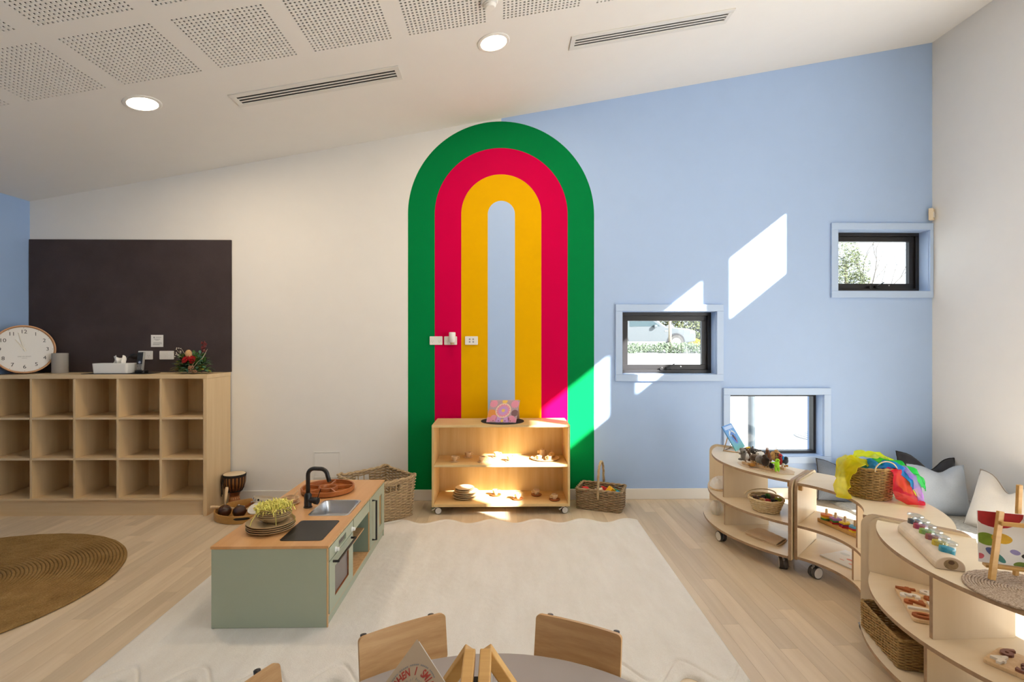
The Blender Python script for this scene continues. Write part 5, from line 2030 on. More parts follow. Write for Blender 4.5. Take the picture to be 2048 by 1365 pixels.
# basket of animals on the middle shelf
bc = Vector((1.765, 3.445))
ell = lambda a_, b_, n=28: cw([(bc.x + a_ * math.cos(2 * PI * k_ / n), bc.y + b_ * math.sin(2 * PI * k_ / n)) for k_ in range(n)])
t = weave('palm_basket', 'pale open-weave basket of little animals on the furthest shelf', 'basket', (bc.x, bc.y, ZM + .0005), ell(.075, .085), ell(.105, .115), .085, 11, 14, .0048, MT['palebasket'], .0045)
for s_ in (-1,):
    pts = []
    for k_ in range(15):
        a = PI * k_ / 14
        pts.append((bc.x + .108 * math.cos(a), bc.y + .075, ZM + .086 + .036 * math.sin(a)))
    MB().tube(pts, .0035, 6).build('handle', MT['palebasket'], t, smooth='all')
for i, (dx_, dy_, z_, r_, m__, lab) in enumerate(((-.060, .015, .070, (.018, .020, .020), BR, 'brown felt critter at the left in the palm basket'), (-.040, -.035, .070, (.020, .018, .016), TN, 'tan patterned felt critter in the palm basket'), (-.012, -.050, .070, (.020, .016, .015), RD, 'red felt critter at the front of the palm basket'),
                                                   (-.010, .005, .078, (.018, .018, .016), NV, 'navy felt critter in the palm basket'), (.016, .010, .080, (.018, .020, .022), felt_m('green', (.05, .16, .03, 1)), 'green felt critter in the palm basket'), (.048, .035, .072, (.026, .024, .018), felt_m('pinkgrey', (.32, .20, .17, 1)), 'pinkish grey felt critter at the back of the palm basket'),
                                                   (.062, -.030, .070, (.028, .022, .016), felt_m('moss', (.27, .30, .02, 1)), 'moss green felt critter at the right in the palm basket'), (.026, -.045, .068, (.030, .014, .012), BK_, 'black felt critter lying at the front of the palm basket'))):
    q = Vector((bc.x + dx_ * 1.05, bc.y + dy_ * 1.05, ZM + z_ + .008))
    mb = MB().ball(q, r_, 14, 10).ball(q + Vector((-.012, -.008, .010)), tuple(v_ * .55 for v_ in r_), 10, 8).ball(q + Vector((.014, .004, .004)), tuple(v_ * .5 for v_ in r_), 10, 8)
    tag(mb.build('felt_critter', m__, smooth='all'), lab, 'felt toy', 'felt animals in the palm basket')
mb = MB().lathe([(0, .008), (.070, .008), (.088, .060), (.06, .068), (0, .070)], (bc.x, bc.y, ZM), 30)
o = tag(mb.build('basket_lining', felt_m('lining', (.10, .06, .03, 1)), smooth=True), 'brown felt toys packed in the bottom of the palm basket', 'felt toys')
o['kind'] = 'stuff'

# pale things at the left end
whitec = plain('off_white_ceramic', (.74, .68, .60, 1), .5, var=.05)
t = thing('paper_tray', 'oval tray heaped with crumpled white cloth on the furthest shelf', 'tray', (1.700, 4.015, ZM))
pts = []
for k_ in range(36):
    a = 2 * PI * k_ / 36
    pts.append((1.700 + .085 * math.cos(a) * .87 + .145 * math.sin(a) * .5, 4.015 - .085 * math.cos(a) * .5 + .145 * math.sin(a) * .87))
MB().prism(pts, ZM + .0005, ZM + .012).build('tray_base', MT['toywood'], t, bevel=.003)
MB().grid(lambda u, v: (1.700 + (v ** .7) * (.078 * math.cos(2 * PI * u) * .87 + .137 * math.sin(2 * PI * u) * .5), 4.015 + (v ** .7) * (-.078 * math.cos(2 * PI * u) * .5 + .137 * math.sin(2 * PI * u) * .87), ZM + .013 + .055 * (1 - v ** 3) + .010 * noise.noise(Vector((6 * v * math.cos(2 * PI * u), 6 * v * math.sin(2 * PI * u), 0)))), 40, 14, True).build('crumpled_cloth', whitec, t, smooth='all')
t = thing('white_jar', 'small off-white ribbed jar on the lowest board of the furthest shelf', 'jar', (1.635, 3.95, ZB))
mb = MB()
mb.grid(lambda u, v: ((1.640 + (.046 * math.sin(PI * (.18 + .64 * v)) + .002 * math.cos(2 * PI * u * 18)) * math.cos(2 * PI * u)), (3.950 + (.046 * math.sin(PI * (.18 + .64 * v)) + .002 * math.cos(2 * PI * u * 18)) * math.sin(2 * PI * u)), ZB + .0005 + .100 * v), 108, 12, True)
mb.build('jar_body', whitec, t, smooth='all')
MB().lathe([(0, .002), (.022, .002), (.026, .1005), (.020, .102), (.0, .090)], (1.640, 3.950, ZB), 24).build('jar_neck', whitec, t, smooth=True)

# brown cloth bag on the bottom
def sheet(rows, nu, nv, wob=0.0, seed=0):
    """smooth surface through rows of control points"""
    def cr(p, q):
        n = len(p)
        x = q * (n - 1)
        i = min(int(x), n - 2)
        f_ = x - i
        p0, p1, p2, p3 = p[max(i - 1, 0)], p[i], p[i + 1], p[min(i + 2, n - 1)]
        return 0.5 * ((2 * p1) + (p2 - p0) * f_ + (2 * p0 - 5 * p1 + 4 * p2 - p3) * f_ * f_ + (3 * p1 - p0 - 3 * p2 + p3) * f_ ** 3)
    R_ = [[Vector(p) for p in r_] for r_ in rows]

    def fn(u, v):
        col = [cr(r_, u) for r_ in R_]
        p = cr(col, v)
        if wob:
            p = p + Vector((noise.noise(p * 25 + Vector((seed, 0, 0))), noise.noise(p * 25 + Vector((0, seed, 5))), noise.noise(p * 25 + Vector((3, 0, seed))))) * wob
        return tuple(p)
    return MB().grid(fn, nu, nv)


cl = fabric('caramel_cotton', (.68, .50, .32, 1), .9, 900, .1)
z = ZB
rows = [[(1.665, 3.540, z + .012), (1.700, 3.440, z + .014), (1.735, 3.375, z + .014), (1.770, 3.320, z + .012)], [(1.720, 3.575, z + .016), (1.755, 3.480, z + .022), (1.785, 3.41, z + .018), (1.815, 3.350, z + .020)], [(1.780, 3.600, z + .018), (1.805, 3.520, z + .016), (1.835, 3.45, z + .022), (1.860, 3.390, z + .016)], [(1.815, 3.620, z + .011), (1.845, 3.550, z + .012), (1.870, 3.48, z + .012), (1.890, 3.420, z + .011)]]
t = thing('folded_cloth', 'folded caramel cloth bag on the lowest board of the furthest shelf', 'cloth', (1.77, 3.46, ZB))
sheet(rows, 26, 26, .006, 3).build('upper_layer', cl, t, smooth='all', solid=.003)
rows2 = [[(p[0] + .004, p[1] - .004, z + .004) for p in r_] for r_ in rows]
sheet(rows2, 12, 12, .0, 3).build('lower_layer', cl, t, smooth='all', solid=.004)

# ---------------- on the middle shelf
# stacking toy
s0, s1 = Vector((2.010, 3.235)), Vector((2.060, 2.945))
t = thing('shape_sorter', 'wooden peg board with four stacks of coloured shapes', 'stacking toy', (2.035, 3.09, ZM))
MB().bar((s0.x, s0.y, ZM + .012), (s1.x, s1.y, ZM + .012), .062, .022).build('base_board', MT['beech'], t, bevel=.003)
rain = {'red': (.60, .02, .03, 1), 'orange': (.80, .24, .02, 1), 'yellow': (.82, .60, .02, 1), 'green': (.07, .30, .05, 1), 'blue': (.10, .36, .62, 1), 'purple': (.33, .14, .42, 1), 'plum': (.25, .03, .16, 1)}
RM = {k_: plain('shape_' + k_, v_, .45) for k_, v_ in rain.items()}
stacks = (('round', ('green', 'yellow', 'orange')), ('square', ('red', 'green', 'purple')), ('star', ('red', 'plum', 'yellow')), ('hex', ('yellow', 'red', 'blue')))
for i, (shp, cols) in enumerate(stacks):
    p = s0.lerp(s1, .14 + .24 * i)
    MB().lathe([(0, 0), (.0075, 0), (.0075, .062), (.005, .066), (0, .067)], (p.x, p.y, ZM + .0235), 12).build('peg', MT['toywood'], t, smooth=True)
    MB().tube([(p.x - .014, p.y + .003, ZM + .072), (p.x + .014, p.y - .003, ZM + .072)], .0015, 5).build('peg_pin', MT['greyplastic'], t)
    for j, cn in enumerate(cols):
        n = {'round': 28, 'square': 4, 'star': 10, 'hex': 6}[shp]
        pts = []
        for q in range(n):
            a = 2 * PI * q / n + .5 + .12 * j
            rr_ = .032 * (1 if shp != 'star' else (1.0 if q % 2 else .70)) * (1.12 if shp == 'square' else 1)
            pts.append((p.x + rr_ * math.cos(a), p.y + rr_ * math.sin(a)))
        MB().prism(pts, ZM + .0235 + .011 * j, ZM + .0340 + .011 * j).build('shape_tile', RM[cn], t, bevel=.001)
# open book on the lowest board
t = thing('art_card', 'white picture board with pink bird print lying on the middle shelf bottom', 'picture board', (2.06, 3.12, ZB))
p0, p1, p2 = Vector((1.962, 3.175, 0)), Vector((2.030, 2.965, 0)), Vector((2.175, 3.270, 0))
AM = frame((p0.x, p0.y, ZB + .0005), p1 - p0, p2 - p0)
m_ = MB()
m_.M = AM
m_.box(0, .23, 0, .215, 0, .007)
m_.build('board', MT['paper'], t, bevel=.001)
for (x, y, rx, ry, cn) in ((.12, .10, .020, .012, (.72, .30, .25, 1)), (.155, .09, .024, .006, (.72, .42, .36, 1)), (.10, .06, .016, .006, (.75, .45, .38, 1)), (.17, .05, .018, .010, (.74, .36, .30, 1)), (.19, .13, .03, .02, (.42, .50, .58, 1)), (.05, .15, .03, .018, (.62, .64, .62, 1))):
    m_ = MB()
    m_.M = AM
    m_.prism([(x + rx * math.cos(2 * PI * q / 18), y + ry * math.sin(2 * PI * q / 18)) for q in range(18)], .0071, .0075)
    m_.build('bird_print', plain('print_rose', cn, .6), t)

B4 = roots()
# scarf basket
bc = Vector((2.030, 2.835))
ell = lambda a_, b_, n=36: cw([(bc.x + a_ * math.cos(2 * PI * k_ / n), bc.y + b_ * math.sin(2 * PI * k_ / n)) for k_ in range(n)])
t = weave('scarf_basket', 'brown seagrass basket overflowing with coloured scarves', 'basket', (bc.x, bc.y, ZT + .0005), ell(.096, .106), ell(.118, .127), .165, 22, 24, .0042, MT['seagrass'], .0048, rimz=lambda p: .012 * (1 - abs(p[0] - bc.x) / .14))
pts = []
for k_ in range(17):
    a = PI * k_ / 16
    pts.append((bc.x + .005 + .062 * math.cos(a), bc.y - .122, ZT + .165 + .055 * math.sin(a)))
MB().tube(pts, .0032, 6).build('handle', MT['palebasket'], t, smooth='all')
SC = {'yellow': sheer('scarf_yellow', (1.0, .88, .01, 1), .62), 'lime': sheer('scarf_lime', (.92, .98, .02, 1), .52), 'green': sheer('scarf_green', (.01, .66, .09, 1), .56), 'blue': sheer('scarf_blue', (.01, .34, .92, 1), .78), 'teal': sheer('scarf_teal', (.02, .32, .62, 1), .78), 'red': sheer('scarf_red', (.95, .006, .04, 1), .70), 'purple': sheer('scarf_purple', (.62, .33, .90, 1), .55), 'pink': sheer('scarf_pink', (.85, .02, .24, 1), .75)}
HEM = {k_: plain('hem_' + k_, v_, .6, var=.05) for k_, v_ in (('yellow', (.75, .62, .0, 1)), ('lime', (.45, .60, .02, 1)), ('green', (.0, .36, .05, 1)), ('blue', (.0, .16, .55, 1)), ('teal', (.01, .18, .35, 1)), ('red', (.60, .0, .02, 1)), ('purple', (.26, .12, .50, 1)), ('pink', (.5, .01, .12, 1)))}
X, Y = bc.x, bc.y


def scarf(label, key, rows, wob, seed, nu=34, nv=34):
    rows = [[(X + p[0], Y + p[1], ZT + p[2]) for p in r_] for r_ in rows]
    mb = sheet(rows, nu, nv, wob, seed)
    t_ = thing('play_scarf', label, 'scarf', (X, Y, ZT + .1), 0, 'sheer play scarves')
    v_ = [(p[0], p[1], max(p[2], ZT + .002)) for p in mb.v]
    mb.v = v_
    mb.build('cloth', SC[key], t_, smooth='all')
    edge = [v_[i] for i in range(nu)] + [v_[j * nu + nu - 1] for j in range(1, nv)] + [v_[(nv - 1) * nu + i] for i in range(nu - 2, -1, -1)] + [v_[j * nu] for j in range(nv - 2, 0, -1)]
    MB().tube(edge, .0012, 5, True).build('hem', HEM[key], t_, smooth='all')
    return t_


scarf('yellow sheer scarf draped over the left rim of the basket', 'yellow',
      [[(-.170, -.07, .008), (-.195, -.02, .004), (-.175, .03, .010)], [(-.155, -.06, .07), (-.170, -.01, .08), (-.155, .05, .07)], [(-.140, -.07, .15), (-.155, .0, .175), (-.140, .07, .16)], [(-.095, -.08, .190), (-.105, .0, .218), (-.095, .08, .20)], [(-.02, -.05, .175), (-.01, .02, .20), (-.01, .09, .19)]], .022, 1)
scarf('yellow-lime sheer scarf billowing over the back of the basket', 'lime',
      [[(-.07, .02, .17), (-.08, .07, .19), (-.06, .11, .16)], [(-.03, .0, .215), (-.04, .07, .232), (-.02, .12, .19)], [(.06, .0, .225), (.06, .07, .240), (.06, .13, .19)], [(.14, -.03, .185), (.16, .05, .195), (.15, .12, .15)], [(.20, -.06, .12), (.225, .02, .12), (.21, .09, .09)], [(.215, -.09, .015), (.245, -.02, .012), (.225, .05, .012)]], .020, 2)
scarf('green sheer scarf over the right rim of the basket', 'green',
      [[(.0, -.03, .185), (.01, .02, .195), (.02, .06, .19)], [(.08, -.06, .185), (.09, .0, .205), (.10, .05, .195)], [(.15, -.10, .165), (.18, -.03, .185), (.17, .05, .17)], [(.195, -.14, .12), (.235, -.06, .125), (.22, .03, .12)], [(.20, -.15, .07), (.245, -.07, .06), (.235, .02, .06)]], .018, 3)
scarf('deep blue sheer scarf mounded in the middle of the basket', 'blue',
      [[(-.03, -.08, .145), (.02, -.05, .165), (.05, .02, .16)], [(.01, -.10, .180), (.05, -.06, .205), (.08, .01, .195)], [(.07, -.12, .175), (.10, -.09, .195), (.13, -.02, .185)], [(.105, -.145, .13), (.14, -.12, .145), (.16, -.06, .15)], [(.115, -.155, .07), (.16, -.13, .08), (.18, -.07, .10)]], .016, 4)
scarf('teal sheer scarf tucked behind the basket handle', 'teal',
      [[(-.07, -.09, .140), (-.06, -.05, .165), (-.05, .02, .155)], [(-.03, -.10, .18), (-.02, -.06, .212), (-.02, .02, .195)], [(.03, -.10, .155), (.03, -.06, .185), (.03, .02, .175)]], .016, 5)
scarf('pink sheer scarf peeping out under the basket handle', 'pink',
      [[(-.02, -.110, .145), (-.01, -.08, .16), (.0, -.05, .15)], [(.03, -.118, .178), (.04, -.09, .185), (.04, -.05, .17)], [(.07, -.122, .155), (.08, -.10, .165), (.08, -.06, .155)]], .008, 6)
scarf('red sheer scarf spilling over the front rim onto the shelf', 'red',
      [[(.01, -.10, .155), (.05, -.09, .17), (.09, -.08, .165)], [(.025, -.135, .165), (.07, -.125, .178), (.11, -.11, .165)], [(.025, -.150, .09), (.075, -.155, .10), (.135, -.13, .09)], [(.035, -.160, .03), (.085, -.190, .035), (.155, -.15, .03)], [(.07, -.175, .006), (.115, -.225, .006), (.185, -.165, .006)]], .012, 7)
scarf('lilac sheer scarf hanging over the right front of the basket', 'purple',
      [[(.08, -.07, .175), (.11, -.05, .18), (.13, -.01, .175)], [(.125, -.125, .155), (.155, -.10, .17), (.18, -.06, .16)], [(.135, -.155, .09), (.175, -.135, .095), (.205, -.09, .09)], [(.14, -.170, .012), (.19, -.15, .008), (.225, -.10, .010)]], .014, 8)

# ---------------- on the nearest shelf
# half log with six spice jars
l0, l1 = Vector((1.668, 1.900)), Vector((1.822, 2.292))
ax = (l1 - l0).normalized()
pr = Vector((ax.y, -ax.x))
LMx = frame((l0.x, l0.y, ZT + .0005), (pr.x, pr.y, 0), (0, 0, 1))   # local x across, y up, z towards the near end
ll = (l1 - l0).length
t = thing('jar_log', 'pale split log holding a row of six jars on the nearest shelf', 'jar holder', (1.745, 2.09, ZT))
pts = [(.046, 0), (.047, .014)]
for k_ in range(1, 12):
    a = PI * k_ / 12
    pts.append((.047 * math.cos(a), .014 + .036 * math.sin(a)))
pts += [(-.047, .014), (-.046, 0)]
m_ = MB()
m_.M = LMx
m_.prism(pts, -ll, 0)
bark = plain('pale_birch_log', (.72, .59, .44, 1), .7, var=.12, vscale=14, bmp=.3, bscale=60)
m_.build('log_body', bark, t, bevel=.003)
m_ = MB()
m_.M = LMx
m_.prism([(x * .9, .002 + y * .92) for x, y in pts], .0001, .0008)
m_.build('cut_end', plain('log_end_grain', (.66, .52, .38, 1), .7, var=.08, vscale=20), t)
m_ = MB()
m_.M = LMx
m_.prism([(.001 + .023 * math.cos(2 * PI * q / 20), .022 + .019 * math.sin(2 * PI * q / 20)) for q in range(20)], .0008, .0012)
m_.build('heart_ring', plain('log_heart', (.30, .20, .10, 1), .7, var=.3, vscale=60), t)
m_ = MB()
m_.M = LMx
m_.prism([(.002 + .010 * math.cos(2 * PI * q / 14), .030 + .008 * math.sin(2 * PI * q / 14)) for q in range(14)], .0012, .0015)
m_.build('knot', plain('log_knot', (.10, .05, .025, 1), .7), t)
jarglass = pane('jar_glass', (.93, .95, .95, 1), .10)
lidglass = pane('clear_jar_lid', (.88, .92, .93, 1), .30)
jc = (('grey', (.07, .06, .07, 1), 'furthest'), ('crimson', (.55, .02, .10, 1), 'second furthest'), ('lime green', (.30, .50, .04, 1), 'third furthest'), ('brick red', (.36, .06, .05, 1), 'third nearest'), ('yellow', (.80, .55, .01, 1), 'second nearest'), ('turquoise', (.02, .36, .52, 1), 'nearest'))
for i, (nm, col, wh) in enumerate(jc):
    p = l1.lerp(l0, .06 + .155 * i) + pr * .010
    t = thing('spice_jar', 'glass-lidded jar of %s filling, %s in the log' % (nm, wh), 'jar', (p.x, p.y, ZT + .03), 0, 'jars in the split log')
    J = Matrix.Translation((p.x, p.y, ZT + .032)) @ Euler((0, R(8), 0)).to_matrix().to_4x4()

    def JB():
        q_ = MB()
        q_.M = J
        return q_
    JB().lathe([(0, 0), (.022, 0), (.027, .005), (.028, .036), (.025, .044), (.023, .046)], n=24).build('glass', jarglass, t, smooth=True)
    JB().lathe([(0, .002), (.021, .002), (.0255, .006), (.0262, .032), (.018, .035), (0, .034)], n=20).build('filling', plain('filling_' + nm.replace(' ', '_'), col, .6, var=.35, vscale=120, bmp=.6, bscale=260), t, smooth=True)
    JB().lathe([(.023, .047), (.031, .048), (.032, .052), (.031, .057), (.022, .060), (0, .060)], n=24).build('lid', lidglass, t, smooth=True)

# round woven mat with easel
t = thing('round_placemat', 'round coiled seagrass mat under the easel on the nearest shelf', 'mat', (1.775, 1.722, ZT))
m, nt, b = newmat('coiled_seagrass')
b.inputs['Roughness'].default_value = .8
v = coords(nt)
n1 = noise_node(nt, v, 190, 4, .7)
r = ramp(nt, n1.outputs['Fac'], [(.32, (.20, .14, .09, 1)), (.5, (.44, .33, .24, 1)), (.7, (.66, .55, .44, 1))])
nt.links.new(r.outputs[0], b.inputs['Base Color'])
bump(nt, b, n1.outputs['Fac'], .8, .003)
mb = MB()
for i in range(20):
    rr_ = .172 * (i + .6) / 20
    n = max(20, int(rr_ * 700))
    mb.tube([(1.775 + rr_ * math.cos(2 * PI * q / n), 1.722 + rr_ * math.sin(2 * PI * q / n), ZT + .0055 + .0012 * math.sin(q * 1.6 + i)) for q in range(n)], .0046, 6, True, up=(0, 0, 1))
mb.build('coil', m, t, smooth='all')['kind'] = 'stuff'
t = thing('table_easel', 'small wooden easel seen from behind on the coiled mat', 'easel', (1.80, 1.80, ZT + .01))
ez = ZT + .0105
dv = Vector((.93, -.37, 0)).normalized()
MB().bar((1.722, 1.798, ez + .004), (1.768, 1.812, ez + .245), .022, .012, up=(0, 1, 0)).build('leg', MT['beech'], t, bevel=.002)
MB().bar((1.928, 1.716, ez + .004), (1.858, 1.776, ez + .245), .022, .012, up=(0, 1, 0)).build('leg', MT['beech'], t, bevel=.002)
MB().bar((1.842, 1.830, ez + .004), (1.838, 1.812, ez + .34), .016, .012, up=(0, 1, 0)).build('rear_leg', MT['beech'], t, bevel=.002)
MB().bar((1.756, 1.800, ez + .205), (1.875, 1.752, ez + .205), .012, .014).build('crossbar', MT['beech'], t, bevel=.002)
MB().bar((1.722, 1.828, ez + .045), (1.955, 1.735, ez + .045), .030, .010).build('ledge', MT['beech'], t, bevel=.002)
# picture board
p0 = Vector((1.712, 1.838, ez + .052))
PX = Vector((.25 * .92, -.25 * .39, 0))
PBM = frame(p0, PX, (0.03, .06, 1))
t = thing('print_board', 'white print with red, green and blue painted shapes on the easel', 'picture', (1.82, 1.79, ez + .05))


def PB():
    q_ = MB()
    q_.M = PBM
    return q_


PB().box(0, .25, 0, .185, -.006, .0).build('board', MT['paper'], t)
def blob(x, y, rx, ry, rot, col, nm, lvl=1):
    pts = []
    for q in range(24):
        a = 2 * PI * q / 24
        px_, py_ = rx * math.cos(a) * (1 + .08 * math.sin(2 * a)), ry * math.sin(a)
        xx, yy = x + px_ * math.cos(rot) - py_ * math.sin(rot), y + px_ * math.sin(rot) + py_ * math.cos(rot)
        pts.append((min(max(xx, .0008), .2492), min(max(yy, .0008), .1842)))
    PB().prism(pts, .0001, .0003 + .0002 * lvl).build('painted_shape', plain('paint_' + nm, col, .6, var=.2, vscale=40), t)


blob(.055, .178, .075, .050, -.1, (.42, .012, .012, 1), 'red')
blob(.025, .085, .035, .022, -.25, (.22, .33, .02, 1), 'pear_green')
blob(.068, .092, .030, .018, -.2, (.68, .40, .02, 1), 'ochre', 2)
blob(.040, .040, .022, .012, -.7, (.10, .13, .30, 1), 'slate')
blob(.060, .022, .022, .010, -.8, (.05, .22, .20, 1), 'teal', 2)
blob(.004, .022, .012, .010, 0, (.62, .12, .16, 1), 'rose')
blob(.105, .048, .015, .009, -.3, (.30, .26, .50, 1), 'lilac')
blob(.140, .036, .018, .010, -.2, (.04, .03, .025, 1), 'dark')
blob(.125, .004, .026, .012, -.1, (.13, .20, .02, 1), 'leaf')
blob(.20, .10, .03, .03, 0, (.60, .30, .05, 1), 'orange')

shift_tops(B4)
# number puzzles
brownp = plain('red_brown_numeral', (.36, .095, .022, 1), .5, var=.1)
whitep = plain('white_numeral', (.78, .74, .67, 1), .5, var=.03)
cocoa = plain('cocoa_numeral', (.22, .085, .06, 1), .5, var=.06)


def puzzle(label, p0, along, across, L_, W_, digits, dark_m, flip=-1):
    t = thing('number_puzzle', label, 'puzzle', (p0[0], p0[1], ZM), 0, 'wooden number puzzles')
    along, across = Vector(along).normalized(), Vector(across).normalized()
    # reading direction = along, glyphs' up = -across
    M4 = frame((p0[0], p0[1], ZM + .0005), (along.x, along.y, 0), (flip * across.x, flip * across.y, 0))
    mb = MB()
    mb.M = M4
    mb.prism(rrect(L_, W_, .015, 4, L_ / 2, flip * W_ / 2), 0, .014)
    mb.build('board', MT['toywood'], t, bevel=.002)
    rows_ = len(digits)
    for j, row in enumerate(digits):
        for i, ch in enumerate(row):
            x_ = L_ * (i + .5) / len(row)
            y_ = -W_ * (j + .5) / rows_ + (W_ if flip > 0 else 0)
            mb = MB()
            mb.text(ch, W_ / rows_ * 1.12, M4 @ Matrix.Translation((x_, y_, .018)) @ Matrix.Scale(.92, 4, (1, 0, 0)), .005, bold=.003)
            mb.build('numeral', dark_m if (i + j) % 2 == 0 else whitep, t)
    return t


puzzle('wooden number puzzle with red-brown and white numerals beside the end panel', (1.655, 2.062), (.133, .278), (.278, -.133), .308, .170, ('01234', '56789'), brownp)
puzzle('wooden number puzzle with cocoa and white numerals at the right edge', (1.690, 1.800), (.054, -.103), (.139, .094), .27, .150, ('6897', '4321'), cocoa, 1)

# rectangular basket on the lowest board
p0, p1 = Vector((1.600, 2.068)), Vector((1.672, 2.388))
ac = Vector((.97, -.245)).normalized()
q0_, q1_, q2_, q3_ = p0, p1, p1 + ac * .19, p0 + ac * .19
bt = cw([tuple(q) for q in (q0_, q1_, q2_, q3_)])
cc_ = (q0_ + q1_ + q2_ + q3_) / 4
tp = [tuple(cc_ + (Vector(q) - cc_) * 1.02) for q in bt]
weave('rectangular_basket', 'rectangular seagrass basket on the lowest board of the nearest shelf', 'basket', (cc_.x, cc_.y, ZB + .0005), poly_in(bt, .015), poly_in(tp, .015), .120, 20, 40, .0036, MT['seagrass'], .0042)

# ================================================================== READING NOOK BEHIND THE SHELVES
# fluffy grey floor mat
def nook(u, v):
    x = 2.93 + 1.02 * u
    y = 3.05 + 1.55 * v
    de = min(u * 1.02, (1 - u) * 1.02, v * 1.55, (1 - v) * 1.55)
    h = .022 * min(1, math.sqrt(max(de, 0) / .03))
    return (x, y, .001 + h + (noise.noise(Vector((x * 40, y * 40, 0))) * .004 if de > .01 else 0))


tag(MB().grid(nook, 120, 160).build('shaggy_mat', plain('pale_grey_shag', (.50, .48, .43, 1), .95, var=.25, vscale=45, bmp=1.0, bscale=120), smooth='all'), 'pale grey shaggy floor mat in the cushion nook', 'rug')


def cushion(label, c, wd, up, w, h, th, dent, mat, edge_mat, dent_x=0.0):
    wd, up = Vector(wd).normalized(), Vector(up).normalized()
    up = (up - wd * up.dot(wd)).normalized()
    n_ = wd.cross(up)
    t = thing('cushion', label, 'cushion', (c[0], c[1], max(c[2] - h / 2, .02)), 0, 'cushions in the nook')
    c = Vector(c)

    def outline(u, v):
        x = w / 2 * u * (1 - .07 * (1 - u * u) * 0 - .06 * (1 - v * v))
        y = h / 2 * v * (1 - .06 * (1 - u * u))
        if v > 0:
            y -= dent * math.exp(-((u - dent_x) / .42) ** 2) * v ** 1.5
        return x, y

    def face(sg):
        def fn(a, b_):
            u, v = 2 * a - 1, 2 * b_ - 1
            x, y = outline(u, v)
            k_ = max((1 - u ** 4), 0) ** .6 * max((1 - v ** 4), 0) ** .6
            zz = sg * th / 2 * k_ * (1 - .35 * math.exp(-((u - dent_x) / .25) ** 2) * max(v, 0)) + .004 * noise.noise(Vector((u * 3, v * 3, sg * 4 + c.x))) * k_
            return tuple(c + wd * x + up * y + n_ * zz)
        return fn
    mb = MB().grid(face(1), 36, 36)
    mb.grid(face(-1), 36, 36)
    mb.build('cover', mat, t, smooth='all')
    pts = []
    for q in range(160):
        s_ = q / 40
        if s_ < 1:
            u, v = -1 + 2 * s_, -1
        elif s_ < 2:
            u, v = 1, -1 + 2 * (s_ - 1)
        elif s_ < 3:
            u, v = 1 - 2 * (s_ - 2), 1
        else:
            u, v = -1, 1 - 2 * (s_ - 3)
        x, y = outline(u, v)
        k_ = 1 + .004 * math.sin(q * 1.9)
        pts.append(c + wd * x * k_ + up * y * k_)
    MB().tube(pts, .0048, 6, True).build('piping', edge_mat, t, smooth='all')
    return t


slate = fabric('slate_blue_linen', (.145, .175, .225, 1), .9, 700, .15)
char = fabric('charcoal_linen', (.040, .040, .047, 1), .9, 700, .15)
pale_b = fabric('pale_blue_grey_linen', (.40, .45, .52, 1), .9, 700, .08)
cream_l = fabric('cream_linen', (.70, .655, .59, 1), .9, 700, .05)
chare = fabric('charcoal_edge', (.018, .018, .021, 1), .9)
cushion('slate blue cushion leaning on the blue wall behind the scarf basket', (3.01, 4.585, .19), (1, -.02, -.12), (.12, .28, 1), .40, .36, .13, .03, slate, char)
cushion('charcoal cushion with dark piping leaning in the corner', (3.715, 4.475, .235), (1, -.16, -.10), (.10, .30, 1), .47, .43, .14, .12, char, chare, .1)
cushion('pale blue-grey cushion leaning in front of the charcoal one', (3.595, 4.215, .215), (1, -.10, 0), (.10, .20, 1), .44, .41, .17, .055, pale_b, pale_b, .1)
cushion('cream cushion leaning on the white wall at the right edge', (3.735, 3.760, .225), (.17, -1, .02), (.42, .10, 1), .52, .46, .15, .13, cream_l, fabric('taupe_edge', (.34, .29, .24, 1), .9), -.05)
t = thing('blue_jar', 'little blue and white jar on the shaggy mat', 'jar', (3.31, 3.80, .024))
MB().lathe([(0, 0), (.022, 0), (.026, .006), (.026, .036), (0, .038)], (3.31, 3.80, .026), 20).build('jar_body', plain('bright_blue', (.03, .32, .60, 1), .3), t, smooth=True)
MB().lathe([(.024, .038), (.028, .039), (.028, .052), (0, .054)], (3.31, 3.80, .026), 20).build('lid', MT['whiteplastic'], t, smooth=True)

# ================================================================== FOREGROUND TABLE AND CHAIRS
TZ = .500
tcx, tcy, trr = -.045, .975, .60
top_m = plain('warm_grey_laminate', (.335, .30, .285, 1), .45, var=.02)
for s_, lab in ((-1, 'left half of the round grey child table'), (1, 'right half of the round grey child table')):
    t = thing('half_table', lab, 'table', (tcx + s_ * .25, tcy, 0), 0, 'half-round tables pushed together')
    a0, a1 = (91, 269) if s_ < 0 else (-89, 89)
    pts = arc((tcx + s_ * .0012 + .017, tcy), trr, a0 - (1 if s_ < 0 else 1), a1 + (1 if s_ < 0 else 1), 40)
    mb = MB().prism(pts, TZ - .022, TZ)
    mb.build('table_top', top_m, t, bevel=.002)
    for ang in ((110, 250) if s_ < 0 else (-70, 70)):
        p = (tcx + .5 * math.cos(R(ang)), tcy + .5 * math.sin(R(ang)))
        MB().cyl((p[0], p[1], 0), .017, TZ - .0225, 16).build('leg', MT['oak'], t, smooth=True)
    p = (tcx + s_ * .42, tcy)
    MB().cyl((p[0], p[1], 0), .017, TZ - .0225, 16).build('leg', MT['oak'], t, smooth=True)

frame_m = plain('charcoal_tube', (.03, .03, .033, 1), .4)


